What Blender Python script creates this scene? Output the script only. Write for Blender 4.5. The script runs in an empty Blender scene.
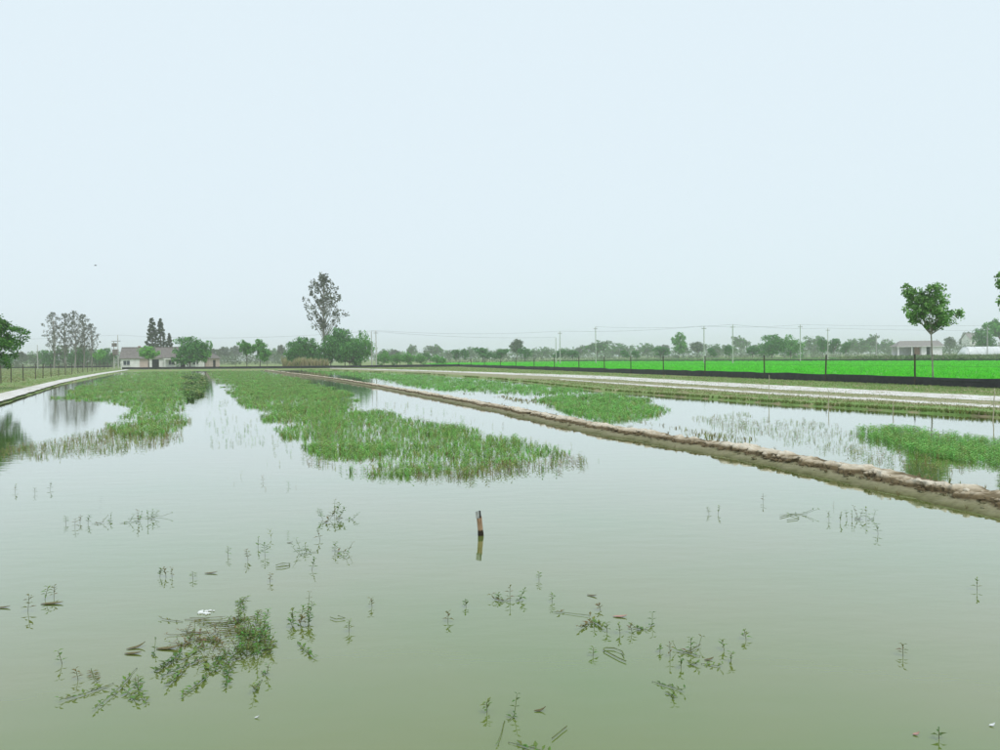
import bpy, bmesh, math, random
import numpy as np
from mathutils import Vector, Matrix
from mathutils.geometry import delaunay_2d_cdt

random.seed(7)
rng = np.random.default_rng(7)
R = math.radians
scene = bpy.context.scene
col = scene.collection

# ------------------------------------------------------------ camera, sky, sun
H = 2.1                                   # eye height over the pond water (m)
GZ = 0.15                                 # bank level over the water (m)
F = 800.0                                 # focal length in pixels of a 1000 px wide picture
PITCH, ROLL = math.atan(18.2 / F), math.atan(0.0116)
fw = Vector((0, math.cos(PITCH), -math.sin(PITCH)))
up0 = Vector((0, math.sin(PITCH), math.cos(PITCH)))
rt0 = Vector((1, 0, 0))
rt = rt0 * math.cos(ROLL) - up0 * math.sin(ROLL)
up = rt0 * math.sin(ROLL) + up0 * math.cos(ROLL)
cam = bpy.data.cameras.new('camera')
cam.sensor_width = 36.0
cam.lens = 36.0 * F / 1000.0
cam.clip_start = 0.05
cam.clip_end = 6000
cam_o = bpy.data.objects.new('camera', cam)
col.objects.link(cam_o)
m = Matrix((rt, up, -fw)).transposed().to_4x4()
m.translation = (0, 0, H)
cam_o.matrix_world = m
scene.camera = cam_o

SUN_EL, SUN_AZ = R(58), R(150)
SKY_NISHITA, SKY_MIX = 0.10, 0.94
SKY_CLOUD = (0.81, 0.93, 1.0, 1)
world = bpy.data.worlds.new('World')
scene.world = world
world.use_nodes = True
wn, wl = world.node_tree.nodes, world.node_tree.links
bg = wn['Background']
sky = wn.new('ShaderNodeTexSky')
sky.sky_type = 'NISHITA'
sky.sun_disc = False
sky.sun_elevation = SUN_EL
sky.sun_rotation = SUN_AZ
sky.dust_density = 4.0
sky.air_density = 1.0
sc = wn.new('ShaderNodeVectorMath'); sc.operation = 'SCALE'
sc.inputs['Scale'].default_value = SKY_NISHITA
wl.new(sky.outputs[0], sc.inputs[0])
mx = wn.new('ShaderNodeMix'); mx.data_type = 'RGBA'
mx.inputs[0].default_value = SKY_MIX
wl.new(sc.outputs[0], mx.inputs[6])
mx.inputs[7].default_value = SKY_CLOUD
wl.new(mx.outputs[2], bg.inputs['Color'])
bg.inputs['Strength'].default_value = 1.0

sun = bpy.data.lights.new('sun', 'SUN')
sun.energy = 1.5
sun.angle = R(20)
sun.color = (1.0, 0.96, 0.90)
sun_o = bpy.data.objects.new('sun', sun)
col.objects.link(sun_o)
sd = Vector((math.sin(SUN_AZ) * math.cos(SUN_EL), math.cos(SUN_AZ) * math.cos(SUN_EL), math.sin(SUN_EL)))
sun_o.rotation_euler = sd.to_track_quat('Z', 'Y').to_euler()
sun_o.location = sd * 60

scene.view_settings.view_transform = 'Standard'
scene.view_settings.look = 'None'
scene.view_settings.gamma = 1.0
scene.view_settings.exposure = 0.0
scene.view_settings.use_curve_mapping = False
scene.render.engine = 'CYCLES'
scene.render.resolution_x, scene.render.resolution_y = 1024, 768
scene.cycles.max_bounces = 8
scene.cycles.volume_bounces = 2

# ------------------------------------------------------------ helpers
def P(px, py, z=0.0):
    """point of the level z seen at a pixel of the 1000x750 photograph"""
    d = fw * F + rt * (px - 500) + up * (375 - py)
    t = (z - H) / d.z
    return Vector((d.x * t, d.y * t, z))

def HZ(px):
    return 362.6 - 0.0116 * px

def D(px, dist, z=GZ):
    """point at ground level, dist metres deep, in the column of a pixel"""
    return Vector(((px - 500) / F * dist, dist, z))

def tagit(o, label=None, cat=None, group=None, kind=None):
    if label: o['label'] = label
    if cat: o['category'] = cat
    if group: o['group'] = group
    if kind: o['kind'] = kind
    return o

def empty(name, loc, label, cat, group=None, rz=0.0):
    o = bpy.data.objects.new(name, None)
    o.empty_display_size = 0.2
    col.objects.link(o)
    o.location = loc
    o.rotation_euler = (0, 0, rz)
    return tagit(o, label, cat, group)

def link(name, me, mat=None, parent=None):
    o = bpy.data.objects.new(name, me)
    col.objects.link(o)
    if mat and not me.materials:
        me.materials.append(mat)
    if parent: o.parent = parent
    return o

def copy_tree(o, parent=None):
    c = o.copy()
    col.objects.link(c)
    if parent is not None: c.parent = parent
    for ch in list(o.children):
        copy_tree(ch, c)
    return c

class MB:
    def __init__(s): s.v, s.f = [], []
    def add(s, v, f):
        n = len(s.v)
        s.v += [tuple(p) for p in v]
        s.f += [tuple(i + n for i in q) for q in f]
        return s
    def box(s, c, size, rz=0.0):
        x, y, z = [k / 2 for k in size]
        ca, sa = math.cos(rz), math.sin(rz)
        v = []
        for dz in (-z, z):
            for dx, dy in ((-x, -y), (x, -y), (x, y), (-x, y)):
                v.append((c[0] + dx * ca - dy * sa, c[1] + dx * sa + dy * ca, c[2] + dz))
        return s.add(v, [(3, 2, 1, 0), (4, 5, 6, 7), (0, 1, 5, 4), (1, 2, 6, 5), (2, 3, 7, 6), (3, 0, 4, 7)])
    def tube(s, pts, rad, n=6, cap=True):
        pts = [Vector(p) for p in pts]
        if not hasattr(rad, '__len__'): rad = [rad] * len(pts)
        v = []
        for i, p in enumerate(pts):
            t = (pts[min(i + 1, len(pts) - 1)] - pts[max(i - 1, 0)]).normalized()
            a = t.orthogonal().normalized() if abs(t.z) < 0.9 else Vector((1, 0, 0)).cross(t).normalized()
            b = t.cross(a)
            for k in range(n):
                q = 2 * math.pi * k / n
                v.append(p + (a * math.cos(q) + b * math.sin(q)) * rad[i])
        f = []
        for i in range(len(pts) - 1):
            for k in range(n):
                k2 = (k + 1) % n
                f.append((i * n + k, i * n + k2, (i + 1) * n + k2, (i + 1) * n + k))
        if cap:
            f.append(tuple(range(n - 1, -1, -1)))
            f.append(tuple((len(pts) - 1) * n + k for k in range(n)))
        return s.add(v, f)
    def mesh(s, name, mat=None, smooth=False):
        me = bpy.data.meshes.new(name)
        me.from_pydata(s.v, [], s.f)
        if mat: me.materials.append(mat)
        if smooth:
            me.polygons.foreach_set('use_smooth', [True] * len(me.polygons))
        me.update()
        return me
    def build(s, name, mat, parent=None, smooth=False):
        return link(name, s.mesh(name, mat, smooth), None, parent)

def quad_mesh(name, V, C, mat):
    """V (n,4,3) quads, C (n,3) colour of each quad"""
    n = len(V)
    me = bpy.data.meshes.new(name)
    me.vertices.add(n * 4)
    me.vertices.foreach_set('co', np.ascontiguousarray(V, dtype=np.float32).ravel())
    me.loops.add(n * 4)
    me.loops.foreach_set('vertex_index', np.arange(n * 4, dtype=np.int32))
    me.polygons.add(n)
    me.polygons.foreach_set('loop_start', np.arange(0, n * 4, 4, dtype=np.int32))
    a = me.attributes.new('Col', 'FLOAT_COLOR', 'POINT')
    cc = np.ones((n, 4, 4), dtype=np.float32)
    cc[:, :, :3] = C[:, None, :]
    a.data.foreach_set('color', cc.ravel())
    me.update(calc_edges=True)
    me.materials.append(mat)
    return me

def vnoise(x, y, seed=0):
    """2-D value noise, about -1..1"""
    xi, yi = np.floor(x).astype(np.int64), np.floor(y).astype(np.int64)
    fx, fy = x - xi, y - yi
    fx, fy = fx * fx * (3 - 2 * fx), fy * fy * (3 - 2 * fy)
    def h(a, b):
        n = (a * 374761393 + b * 668265263 + seed * 974711) & 0x7fffffff
        n = ((n ^ (n >> 13)) * 1274126177) & 0x7fffffff
        return ((n ^ (n >> 16)) & 0xffff) / 32767.5 - 1
    a = h(xi, yi) * (1 - fx) + h(xi + 1, yi) * fx
    b = h(xi, yi + 1) * (1 - fx) + h(xi + 1, yi + 1) * fx
    return a * (1 - fy) + b * fy

def fbm(x, y, seed=0, oct=3):
    s, a = 0, 1.0
    for o in range(oct):
        s = s + a * vnoise(x * 2 ** o, y * 2 ** o, seed + o)
        a *= 0.5
    return s

def inpoly(pts, poly):
    x, y = pts[:, 0], pts[:, 1]
    ins = np.zeros(len(pts), bool)
    n = len(poly)
    for i in range(n):
        x1, y1 = poly[i][:2]; x2, y2 = poly[(i + 1) % n][:2]
        c = ((y1 > y) != (y2 > y)) & (x < (x2 - x1) * (y - y1) / ((y2 - y1) + 1e-12) + x1)
        ins ^= c
    return ins

def edgedist(pts, poly):
    d = np.full(len(pts), 1e9)
    n = len(poly)
    for i in range(n):
        a = np.array(poly[i][:2]); b = np.array(poly[(i + 1) % n][:2])
        ab = b - a
        t = np.clip(((pts - a) @ ab) / (ab @ ab + 1e-12), 0, 1)
        d = np.minimum(d, np.linalg.norm(pts - (a + t[:, None] * ab), axis=1))
    return d

# ------------------------------------------------------------ materials
def new_mat(name):
    mt = bpy.data.materials.new(name)
    mt.use_nodes = True
    nt = mt.node_tree
    b = nt.nodes['Principled BSDF']
    b.inputs['Specular IOR Level'].default_value = 0.25
    return mt, nt, b

def mat(name, c1, c2=None, scale=3.0, rough=0.8, detail=6, bump=0.0, bscale=None, spec=0.25, lo=0.35, hi=0.65):
    mt, nt, b = new_mat(name)
    b.inputs['Roughness'].default_value = rough
    b.inputs['Specular IOR Level'].default_value = spec
    if c2 is None:
        c2 = [k * 0.8 for k in c1]
    tc = nt.nodes.new('ShaderNodeTexCoord')
    no = nt.nodes.new('ShaderNodeTexNoise')
    no.inputs['Scale'].default_value = scale
    no.inputs['Detail'].default_value = detail
    nt.links.new(tc.outputs['Object'], no.inputs['Vector'])
    cr = nt.nodes.new('ShaderNodeValToRGB')
    cr.color_ramp.elements[0].position = lo
    cr.color_ramp.elements[1].position = hi
    cr.color_ramp.elements[0].color = (*c2, 1)
    cr.color_ramp.elements[1].color = (*c1, 1)
    nt.links.new(no.outputs['Fac'], cr.inputs['Fac'])
    nt.links.new(cr.outputs['Color'], b.inputs['Base Color'])
    if bump:
        n2 = nt.nodes.new('ShaderNodeTexNoise')
        n2.inputs['Scale'].default_value = bscale or scale * 4
        n2.inputs['Detail'].default_value = 8
        nt.links.new(tc.outputs['Object'], n2.inputs['Vector'])
        bp = nt.nodes.new('ShaderNodeBump')
        bp.inputs['Strength'].default_value = 0.8
        bp.inputs['Distance'].default_value = bump
        nt.links.new(n2.outputs['Fac'], bp.inputs['Height'])
        nt.links.new(bp.outputs['Normal'], b.inputs['Normal'])
    return mt

def leaf_mat(name, translucent=0.3, rough=0.55):
    mt, nt, b = new_mat(name)
    at = nt.nodes.new('ShaderNodeAttribute'); at.attribute_name = 'Col'
    b.inputs['Roughness'].default_value = rough
    b.inputs['Specular IOR Level'].default_value = 0.2
    nt.links.new(at.outputs['Color'], b.inputs['Base Color'])
    tr = nt.nodes.new('ShaderNodeBsdfTranslucent')
    nt.links.new(at.outputs['Color'], tr.inputs['Color'])
    ms = nt.nodes.new('ShaderNodeMixShader'); ms.inputs[0].default_value = translucent
    nt.links.new(b.outputs[0], ms.inputs[1]); nt.links.new(tr.outputs[0], ms.inputs[2])
    nt.links.new(ms.outputs[0], nt.nodes['Material Output'].inputs['Surface'])
    return mt

M = {}
M['leaf'] = leaf_mat('leaf')
M['blade'] = leaf_mat('blade', 0.45)
M['weed'] = leaf_mat('weed', 0.3, 0.5)
M['bark'] = mat('bark', (0.20, 0.17, 0.13), (0.09, 0.075, 0.06), 6, 0.9, bump=0.01)
M['pale_bark'] = mat('pale_bark', (0.34, 0.32, 0.27), (0.2, 0.19, 0.16), 6, 0.9)
M['concrete'] = mat('concrete', (0.55, 0.54, 0.51), (0.42, 0.41, 0.39), 4, 0.9)
M['dark_steel'] = mat('dark_steel', (0.045, 0.05, 0.045), (0.09, 0.06, 0.04), 5, 0.7)
M['wire'] = mat('wire', (0.12, 0.12, 0.12), (0.08, 0.08, 0.08), 3, 0.6)
M['black_sheet'] = mat('black_sheet', (0.018, 0.02, 0.022), (0.035, 0.036, 0.038), 2.5, 0.55, bump=0.03, bscale=3, spec=0.3)
M['white_wall'] = mat('white_wall', (0.86, 0.86, 0.85), (0.74, 0.73, 0.71), 1.2, 0.9)
M['pink_wall'] = mat('pink_wall', (0.62, 0.50, 0.45), (0.55, 0.44, 0.40), 2, 0.9)
M['roof_tile'] = mat('roof_tile', (0.24, 0.22, 0.205), (0.15, 0.135, 0.125), 3, 0.9)
M['grey_roof'] = mat('grey_roof', (0.33, 0.30, 0.29), (0.25, 0.23, 0.22), 3, 0.9)
M['dark_opening'] = mat('dark_opening', (0.03, 0.03, 0.035), (0.02, 0.02, 0.02), 3, 0.6)
M['glass'] = mat('glass', (0.06, 0.08, 0.10), (0.05, 0.06, 0.07), 2, 0.15, spec=0.5)
M['film'] = mat('film', (0.78, 0.80, 0.80), (0.66, 0.69, 0.70), 1.5, 0.35, spec=0.5)
M['brick'] = mat('brick', (0.34, 0.19, 0.14), (0.24, 0.13, 0.10), 8, 0.9)
M['transformer'] = mat('transformer', (0.22, 0.19, 0.17), (0.16, 0.14, 0.13), 3, 0.6)
M['bamboo'] = mat('bamboo', (0.60, 0.55, 0.42), (0.42, 0.38, 0.28), 9, 0.7)
M['path'] = mat('path', (0.74, 0.73, 0.71), (0.46, 0.41, 0.33), 1.6, 0.95, bump=0.02, bscale=6, lo=0.25, hi=0.6)
M['white_scrap'] = mat('white_scrap', (0.82, 0.84, 0.83), (0.68, 0.70, 0.68), 12, 0.5)
M['dead_leaf'] = mat('dead_leaf', (0.20, 0.17, 0.06), (0.11, 0.09, 0.035), 20, 0.6)
M['pink_scrap'] = mat('pink_scrap', (0.50, 0.30, 0.24), (0.40, 0.24, 0.19), 12, 0.6)
M['bird'] = mat('bird', (0.08, 0.08, 0.09), (0.05, 0.05, 0.06), 9, 0.8)
M['stem'] = mat('stem', (0.17, 0.13, 0.055), (0.10, 0.12, 0.035), 14, 0.6)
M['green_stem'] = mat('green_stem', (0.16, 0.22, 0.06), (0.11, 0.12, 0.04), 14, 0.6)
M['paddy_soil'] = mat('paddy_soil', (0.10, 0.46, 0.03), (0.08, 0.36, 0.028), 0.25, 0.9)

def water_mat():
    mt, nt, b = new_mat('pond_water')
    N, L = nt.nodes, nt.links
    tc = N.new('ShaderNodeTexCoord')
    n1 = N.new('ShaderNodeTexNoise'); n1.inputs['Scale'].default_value = 0.28; n1.inputs['Detail'].default_value = 4
    L.new(tc.outputs['Object'], n1.inputs['Vector'])
    cr = N.new('ShaderNodeValToRGB')
    cr.color_ramp.elements[0].position = 0.32; cr.color_ramp.elements[0].color = (0.165, 0.185, 0.056, 1)
    cr.color_ramp.elements[1].position = 0.68; cr.color_ramp.elements[1].color = (0.108, 0.180, 0.030, 1)
    L.new(n1.outputs['Fac'], cr.inputs['Fac'])
    L.new(cr.outputs['Color'], b.inputs['Base Color'])
    b.inputs['Roughness'].default_value = 0.03
    b.inputs['IOR'].default_value = 1.36
    b.inputs['Coat Weight'].default_value = 1.0            # second glossy layer added to brighten the sky's reflection at low angles
    b.inputs['Coat Roughness'].default_value = 0.03
    b.inputs['Coat IOR'].default_value = 1.42
    b.inputs['Specular IOR Level'].default_value = 0.5
    mp = N.new('ShaderNodeMapping'); mp.inputs['Scale'].default_value = (1.0, 2.2, 1.0)
    L.new(tc.outputs['Object'], mp.inputs['Vector'])
    n2 = N.new('ShaderNodeTexNoise'); n2.inputs['Scale'].default_value = 1.6; n2.inputs['Detail'].default_value = 3
    L.new(mp.outputs[0], n2.inputs['Vector'])
    bp = N.new('ShaderNodeBump'); bp.inputs['Strength'].default_value = 0.12; bp.inputs['Distance'].default_value = 0.02
    L.new(n2.outputs['Fac'], bp.inputs['Height'])
    L.new(bp.outputs['Normal'], b.inputs['Normal'])
    L.new(bp.outputs['Normal'], b.inputs['Coat Normal'])
    return mt
M['water'] = water_mat()

def ground_mat():
    mt, nt, b = new_mat('ground_grass')
    N, L = nt.nodes, nt.links
    tc = N.new('ShaderNodeTexCoord')
    n1 = N.new('ShaderNodeTexNoise'); n1.inputs['Scale'].default_value = 0.09; n1.inputs['Detail'].default_value = 8
    n2 = N.new('ShaderNodeTexNoise'); n2.inputs['Scale'].default_value = 1.3; n2.inputs['Detail'].default_value = 8
    for n in (n1, n2): L.new(tc.outputs['Object'], n.inputs['Vector'])
    c1 = N.new('ShaderNodeValToRGB')
    c1.color_ramp.elements[0].position = 0.35; c1.color_ramp.elements[0].color = (0.20, 0.27, 0.09, 1)
    c1.color_ramp.elements[1].position = 0.7; c1.color_ramp.elements[1].color = (0.16, 0.30, 0.075, 1)
    L.new(n1.outputs['Fac'], c1.inputs['Fac'])
    c2 = N.new('ShaderNodeValToRGB')
    c2.color_ramp.elements[0].position = 0.50; c2.color_ramp.elements[0].color = (0, 0, 0, 1)
    c2.color_ramp.elements[1].position = 0.64; c2.color_ramp.elements[1].color = (1, 1, 1, 1)
    L.new(n2.outputs['Fac'], c2.inputs['Fac'])
    mx = N.new('ShaderNodeMix'); mx.data_type = 'RGBA'
    L.new(c2.outputs['Color'], mx.inputs[0])
    L.new(c1.outputs['Color'], mx.inputs[6]); mx.inputs[7].default_value = (0.33, 0.27, 0.17, 1)
    L.new(mx.outputs[2], b.inputs['Base Color'])
    b.inputs['Roughness'].default_value = 0.95
    bp = N.new('ShaderNodeBump'); bp.inputs['Strength'].default_value = 0.7; bp.inputs['Distance'].default_value = 0.06
    L.new(n2.outputs['Fac'], bp.inputs['Height']); L.new(bp.outputs['Normal'], b.inputs['Normal'])
    return mt
M['ground'] = ground_mat()

def mud_mat():
    """dry pale mud above, darker damp mud by the waterline"""
    mt, nt, b = new_mat('dike_mud')
    N, L = nt.nodes, nt.links
    tc = N.new('ShaderNodeTexCoord')
    sp = N.new('ShaderNodeSeparateXYZ'); L.new(tc.outputs['Object'], sp.inputs[0])
    n1 = N.new('ShaderNodeTexNoise'); n1.inputs['Scale'].default_value = 2.2; n1.inputs['Detail'].default_value = 8
    n2 = N.new('ShaderNodeTexNoise'); n2.inputs['Scale'].default_value = 14; n2.inputs['Detail'].default_value = 6
    for n in (n1, n2): L.new(tc.outputs['Object'], n.inputs['Vector'])
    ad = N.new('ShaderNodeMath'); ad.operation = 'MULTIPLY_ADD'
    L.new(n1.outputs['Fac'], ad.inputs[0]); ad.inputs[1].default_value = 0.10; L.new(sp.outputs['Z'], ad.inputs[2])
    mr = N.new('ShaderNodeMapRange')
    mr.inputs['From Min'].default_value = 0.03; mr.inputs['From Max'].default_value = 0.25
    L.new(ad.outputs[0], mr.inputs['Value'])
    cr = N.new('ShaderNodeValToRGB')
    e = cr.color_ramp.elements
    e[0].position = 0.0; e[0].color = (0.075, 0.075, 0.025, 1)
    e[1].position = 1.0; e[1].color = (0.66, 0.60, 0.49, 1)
    for p, c in ((0.10, (0.11, 0.11, 0.04, 1)), (0.20, (0.17, 0.17, 0.08, 1)), (0.42, (0.25, 0.235, 0.14, 1)), (0.52, (0.12, 0.09, 0.045, 1)), (0.72, (0.17, 0.13, 0.07, 1)), (0.85, (0.48, 0.41, 0.30, 1))):  # brown soil band below the crest, its dark tone also painting undercut shade
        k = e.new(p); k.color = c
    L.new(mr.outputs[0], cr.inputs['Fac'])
    m2 = N.new('ShaderNodeMix'); m2.data_type = 'RGBA'; m2.blend_type = 'MULTIPLY'
    m2.inputs[0].default_value = 0.45
    c3 = N.new('ShaderNodeValToRGB')
    c3.color_ramp.elements[0].position = 0.3; c3.color_ramp.elements[0].color = (0.45, 0.4, 0.35, 1)
    c3.color_ramp.elements[1].position = 0.6
    L.new(n2.outputs['Fac'], c3.inputs['Fac'])
    L.new(cr.outputs['Color'], m2.inputs[6]); L.new(c3.outputs['Color'], m2.inputs[7])
    L.new(m2.outputs[2], b.inputs['Base Color'])
    b.inputs['Roughness'].default_value = 0.9
    bp = N.new('ShaderNodeBump'); bp.inputs['Strength'].default_value = 0.8; bp.inputs['Distance'].default_value = 0.02
    L.new(n2.outputs['Fac'], bp.inputs['Height']); L.new(bp.outputs['Normal'], b.inputs['Normal'])
    return mt
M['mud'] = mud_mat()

# ------------------------------------------------------------ ground, water, banks
def resample(pts, step):
    pts = [Vector(p) for p in pts]
    out = [pts[0]]
    for a, b in zip(pts[:-1], pts[1:]):
        n = max(1, int(round((b - a).length / (step((a + b) / 2) if callable(step) else step))))
        for k in range(1, n + 1):
            out.append(a.lerp(b, k / n))
    return out

def extend(a, b, yto):
    """the line from b through a carried on to depth yto"""
    t = (yto - a.y) / (b.y - a.y)
    return a + (b - a) * t

left_edge = [P(128, 371.2), P(60, 385.5), P(0, 405.5)]
left_edge.append(extend(left_edge[2], left_edge[1], 2.8))
right_edge = [P(1000, 418), P(780, 404.5), P(600, 391.5), P(500, 380.0), P(420, 374.2), P(300, 369.6)]
near_right = extend(right_edge[0], right_edge[1], 2.8)
outline = left_edge + [near_right] + right_edge
outline = resample(outline + [outline[0]], lambda p: max(0.8, p.length * 0.03))[:-1]
no = len(outline)
def offset_ring(off, z, jit, seed):
    ring = []
    for i, p in enumerate(outline):
        t = (outline[(i + 1) % no] - outline[i - 1]).normalized()
        n = Vector((-t.y, t.x, 0))              # outline runs anticlockwise seen from above? fixed below
        o = off + jit * float(fbm(np.array([p.x * 0.6]), np.array([p.y * 0.6]), seed)[0])
        ring.append(Vector((p.x, p.y, 0)) + n * o * SGN + Vector((0, 0, z)))
    return ring
area = sum(outline[i - 1].x * outline[i].y - outline[i].x * outline[i - 1].y for i in range(no))
SGN = -1 if area > 0 else 1
ring_out = offset_ring(0.9, GZ, 0.12, 1)
ring_mid = offset_ring(0.35, GZ * .6, 0.12, 4)
ring_wat = offset_ring(0.0, -0.02, 0.14, 8)
ring_in = offset_ring(-0.7, -0.5, 0.0, 1)
X0, X1, Y0, Y1 = -1300, 1300, -40, 1500
outer = [Vector((X0, Y0, GZ)), Vector((X1, Y0, GZ)), Vector((X1, Y1, GZ)), Vector((X0, Y1, GZ))]
v2 = [p.to_2d() for p in ring_out] + [p.to_2d() for p in outer]
ed = [(i, (i + 1) % no) for i in range(no)] + [(no + i, no + (i + 1) % 4) for i in range(4)]
cv, ce, cf, *_ = delaunay_2d_cdt(v2, ed, [], 0, 1e-5)
b = MB()
ro = [(p.x, p.y) for p in ring_out]
fs = []
for f in cf:
    c = sum((cv[i] for i in f), Vector((0, 0))) / len(f)
    if not inpoly(np.array([[c.x, c.y]]), ro)[0]:
        fs.append(tuple(f))
b.add([(p.x, p.y, GZ) for p in cv], fs)
rings = [ring_out, ring_mid, ring_wat, ring_in]
for ra, rb in zip(rings[:-1], rings[1:]):
    b.add(ra + rb, [(i, (i + 1) % no, no + (i + 1) % no, no + i) for i in range(no)])
b.add(ring_in, [tuple(range(no))])
tagit(b.build('ground', M['ground']), kind='structure')

wp = offset_ring(0.5, 0.0, 0.0, 1)
b = MB().add(wp, [tuple(range(no))])
tagit(b.build('water', M['water']), kind='structure')

# the low mud dike that splits the pond
dike_px = [(1000, 494), (860, 467.5), (740, 445.5), (600, 424), (500, 405), (400, 388), (340, 378.5), (285, 372.0)]
dike_c = [P(x, y, 0.18) for x, y in dike_px]
dike_c.insert(0, extend(dike_c[0], dike_c[1], 2.2))
dike_c.append(P(266, 369.9, 0.15))
dl = resample(dike_c, lambda p: min(1.2, max(0.028, p.length * 0.0036)))
sm = [dl[0]] + [(dl[max(i - 6, 0)] + dl[i] * 2 + dl[min(i + 6, len(dl) - 1)]) / 4 for i in range(1, len(dl) - 1)] + [dl[-1]]
dl = sm
prof = np.array([(-.95, -.35), (-.75, -.12), (-.64, -.03), (-.56, .01), (-.48, .035), (-.40, .052), (-.33, .066), (-.28, .076), (-.255, .086), (-.238, .098), (-.226, .112), (-.216, .128),
                 (-.206, .144), (-.196, .158), (-.17, .168), (-.12, .174), (-.04, .177), (.06, .172), (.16, .162), (.27, .145), (.38, .115), (.49, .08), (.60, .045), (.72, 0), (.86, -.1), (1.0, -.35)])
b = MB()
n = len(dl); k = len(prof)
pts = np.array([(p.x, p.y) for p in dl])
tan = np.gradient(pts, axis=0); tan /= np.linalg.norm(tan, axis=1)[:, None]
nor = np.stack([tan[:, 1], -tan[:, 0]], 1)           # to the right of the way away from the camera = far pond
G = pts[:, None, :] + nor[:, None, :] * prof[None, :, 0:1]
Z = np.broadcast_to(prof[None, :, 1], (n, k)).copy()
gx, gy = G[..., 0], G[..., 1]
top = np.clip((Z - 0.09) / 0.07, 0, 1)
Z += top * ((np.abs(fbm(gx * 4.5, gy * 4.5, 3, 4)) - 0.35) * 0.07 + 0.02 * fbm(gx * .9, gy * .9, 9, 2)) + .006 * fbm(gx * 7, gy * 7, 51, 2)
face = np.exp(-((prof[:, 0] + 0.222) / 0.055) ** 2)[None, :]
push = fbm(gx * 7.5, gy * 7.5, 21, 4) * 0.075 * face + fbm(gx * 1.3, gy * 1.3, 31, 4) * 0.10
G = G + nor[:, None, :] * push[..., None]
Z -= face * 0.045 * np.abs(fbm(gx * 11, gy * 11, 41, 3))
V = np.concatenate([G, Z[..., None]], 2).reshape(-1, 3)
b.add(V.tolist(), [(i * k + j, i * k + j + 1, (i + 1) * k + j + 1, (i + 1) * k + j) for i in range(n - 1) for j in range(k - 1)])
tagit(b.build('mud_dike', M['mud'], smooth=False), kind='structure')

# loose clods along the crumbling edge of the dike
def clods():
    bm = bmesh.new(); bmesh.ops.create_icosphere(bm, subdivisions=1, radius=1)
    tv = np.array([v.co[:] for v in bm.verts]); tf = [[v.index for v in f.verts] for f in bm.faces]; bm.free()
    b = MB()
    near = [i for i in range(n - 1) if np.hypot(*pts[i]) < 45]
    cum = []
    for i in near:
        d = np.hypot(*pts[i]); seg = np.hypot(*(pts[i + 1] - pts[i]))
        if rng.random() < seg * 40:
            off = rng.choice([rng.normal(-.235, .035), rng.normal(-.30, .07), rng.normal(-.08, .16)], p=[.6, .25, .15])
            s = (.010 + .06 * rng.random() ** 2.2) * (0.6 if off > -.15 else 1)
            jj = int(np.argmin(np.abs(prof[:, 0] - off)))
            p = np.array([*(pts[i] + nor[i] * off), Z[i, jj] + s * .25])
            sc = s * rng.uniform(.7, 1.3, 3) * np.array([1, 1, .75])
            a = rng.uniform(0, 6.28); rm = np.array([[math.cos(a), -math.sin(a), 0], [math.sin(a), math.cos(a), 0], [0, 0, 1]])
            vv = (tv * (1 + rng.uniform(-.22, .22, (len(tv), 1))) * sc) @ rm.T + p
            b.add(vv.tolist(), tf)
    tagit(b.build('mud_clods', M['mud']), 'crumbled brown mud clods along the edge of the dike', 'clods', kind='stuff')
clods()

# dusty white path on the left bank, wheel tracks on the right bank
def strip(name, l, r, z, matl, step, jit, seed, across=6):
    b = MB()
    n = max(2, int((l[-1] - l[0]).length / step))
    def at(pl, t):
        L = [0]
        for a, c in zip(pl[:-1], pl[1:]): L.append(L[-1] + (c - a).length)
        s = t * L[-1]
        for i in range(len(pl) - 1):
            if s <= L[i + 1] or i == len(pl) - 2:
                return pl[i].lerp(pl[i + 1], (s - L[i]) / (L[i + 1] - L[i]))
    v = []
    for i in range(n + 1):
        A, B = at(l, i / n), at(r, i / n)
        w = (B - A).normalized()
        ja = float(fbm(np.array([A.x * .7]), np.array([A.y * .7]), seed, 5)[0]) * jit
        jb = float(fbm(np.array([B.x * .7 + 50]), np.array([B.y * .7]), seed, 5)[0]) * jit
        A, B = A + w * ja, B + w * jb
        for q in range(across + 1):
            p = A.lerp(B, q / across)
            v.append((p.x, p.y, z + (0.012 * math.sin(math.pi * q / across))))
    a1 = across + 1
    b.add(v, [(i * a1 + q, i * a1 + q + 1, (i + 1) * a1 + q + 1, (i + 1) * a1 + q) for i in range(n) for q in range(across)])
    return tagit(b.build(name, matl), kind='structure')

def line_px(pl, z=GZ): return [P(x, y, z) for x, y in pl]
def grow(pl, yto): return [extend(pl[0], pl[1], yto)] + pl
lp_l = grow(line_px([(0, 393.5), (60, 379.8), (100, 372.9), (126, 369.4)]), 6)
lp_r = grow(line_px([(0, 401.5), (60, 383.2), (100, 374.5), (129, 369.9)]), 6)
strip('dirt_path', lp_l, lp_r, GZ + .006, M['path'], 0.3, 0.16, 5)
t1_l = line_px([(1100, 400.5), (1000, 396.5), (780, 385.5), (600, 375.8), (520, 373.2), (420, 370.0), (330, 367.9)])
t1_r = line_px([(1100, 405.8), (1000, 401.2), (780, 389.6), (600, 378.8), (520, 375.0), (420, 371.0), (330, 368.3)])
M['bank_soil'] = mat('bank_soil', (.36, .32, .22), (.24, .26, .12), 1.1, .95, bump=.03, bscale=5)
strip('bank_soil', t1_r, line_px([(1100, 416), (1000, 409.2), (780, 396), (600, 383.6), (520, 378.4), (420, 372.6), (330, 369.1)]), GZ + .003, M['bank_soil'], .5, .3, 19)
strip('wheel_track', t1_l, t1_r, GZ + .006, M['path'], 0.22, 0.2, 15)
t2_l = line_px([(1100, 411.5), (1000, 405.0), (780, 392.5), (600, 381.6), (560, 379.0)])
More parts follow.
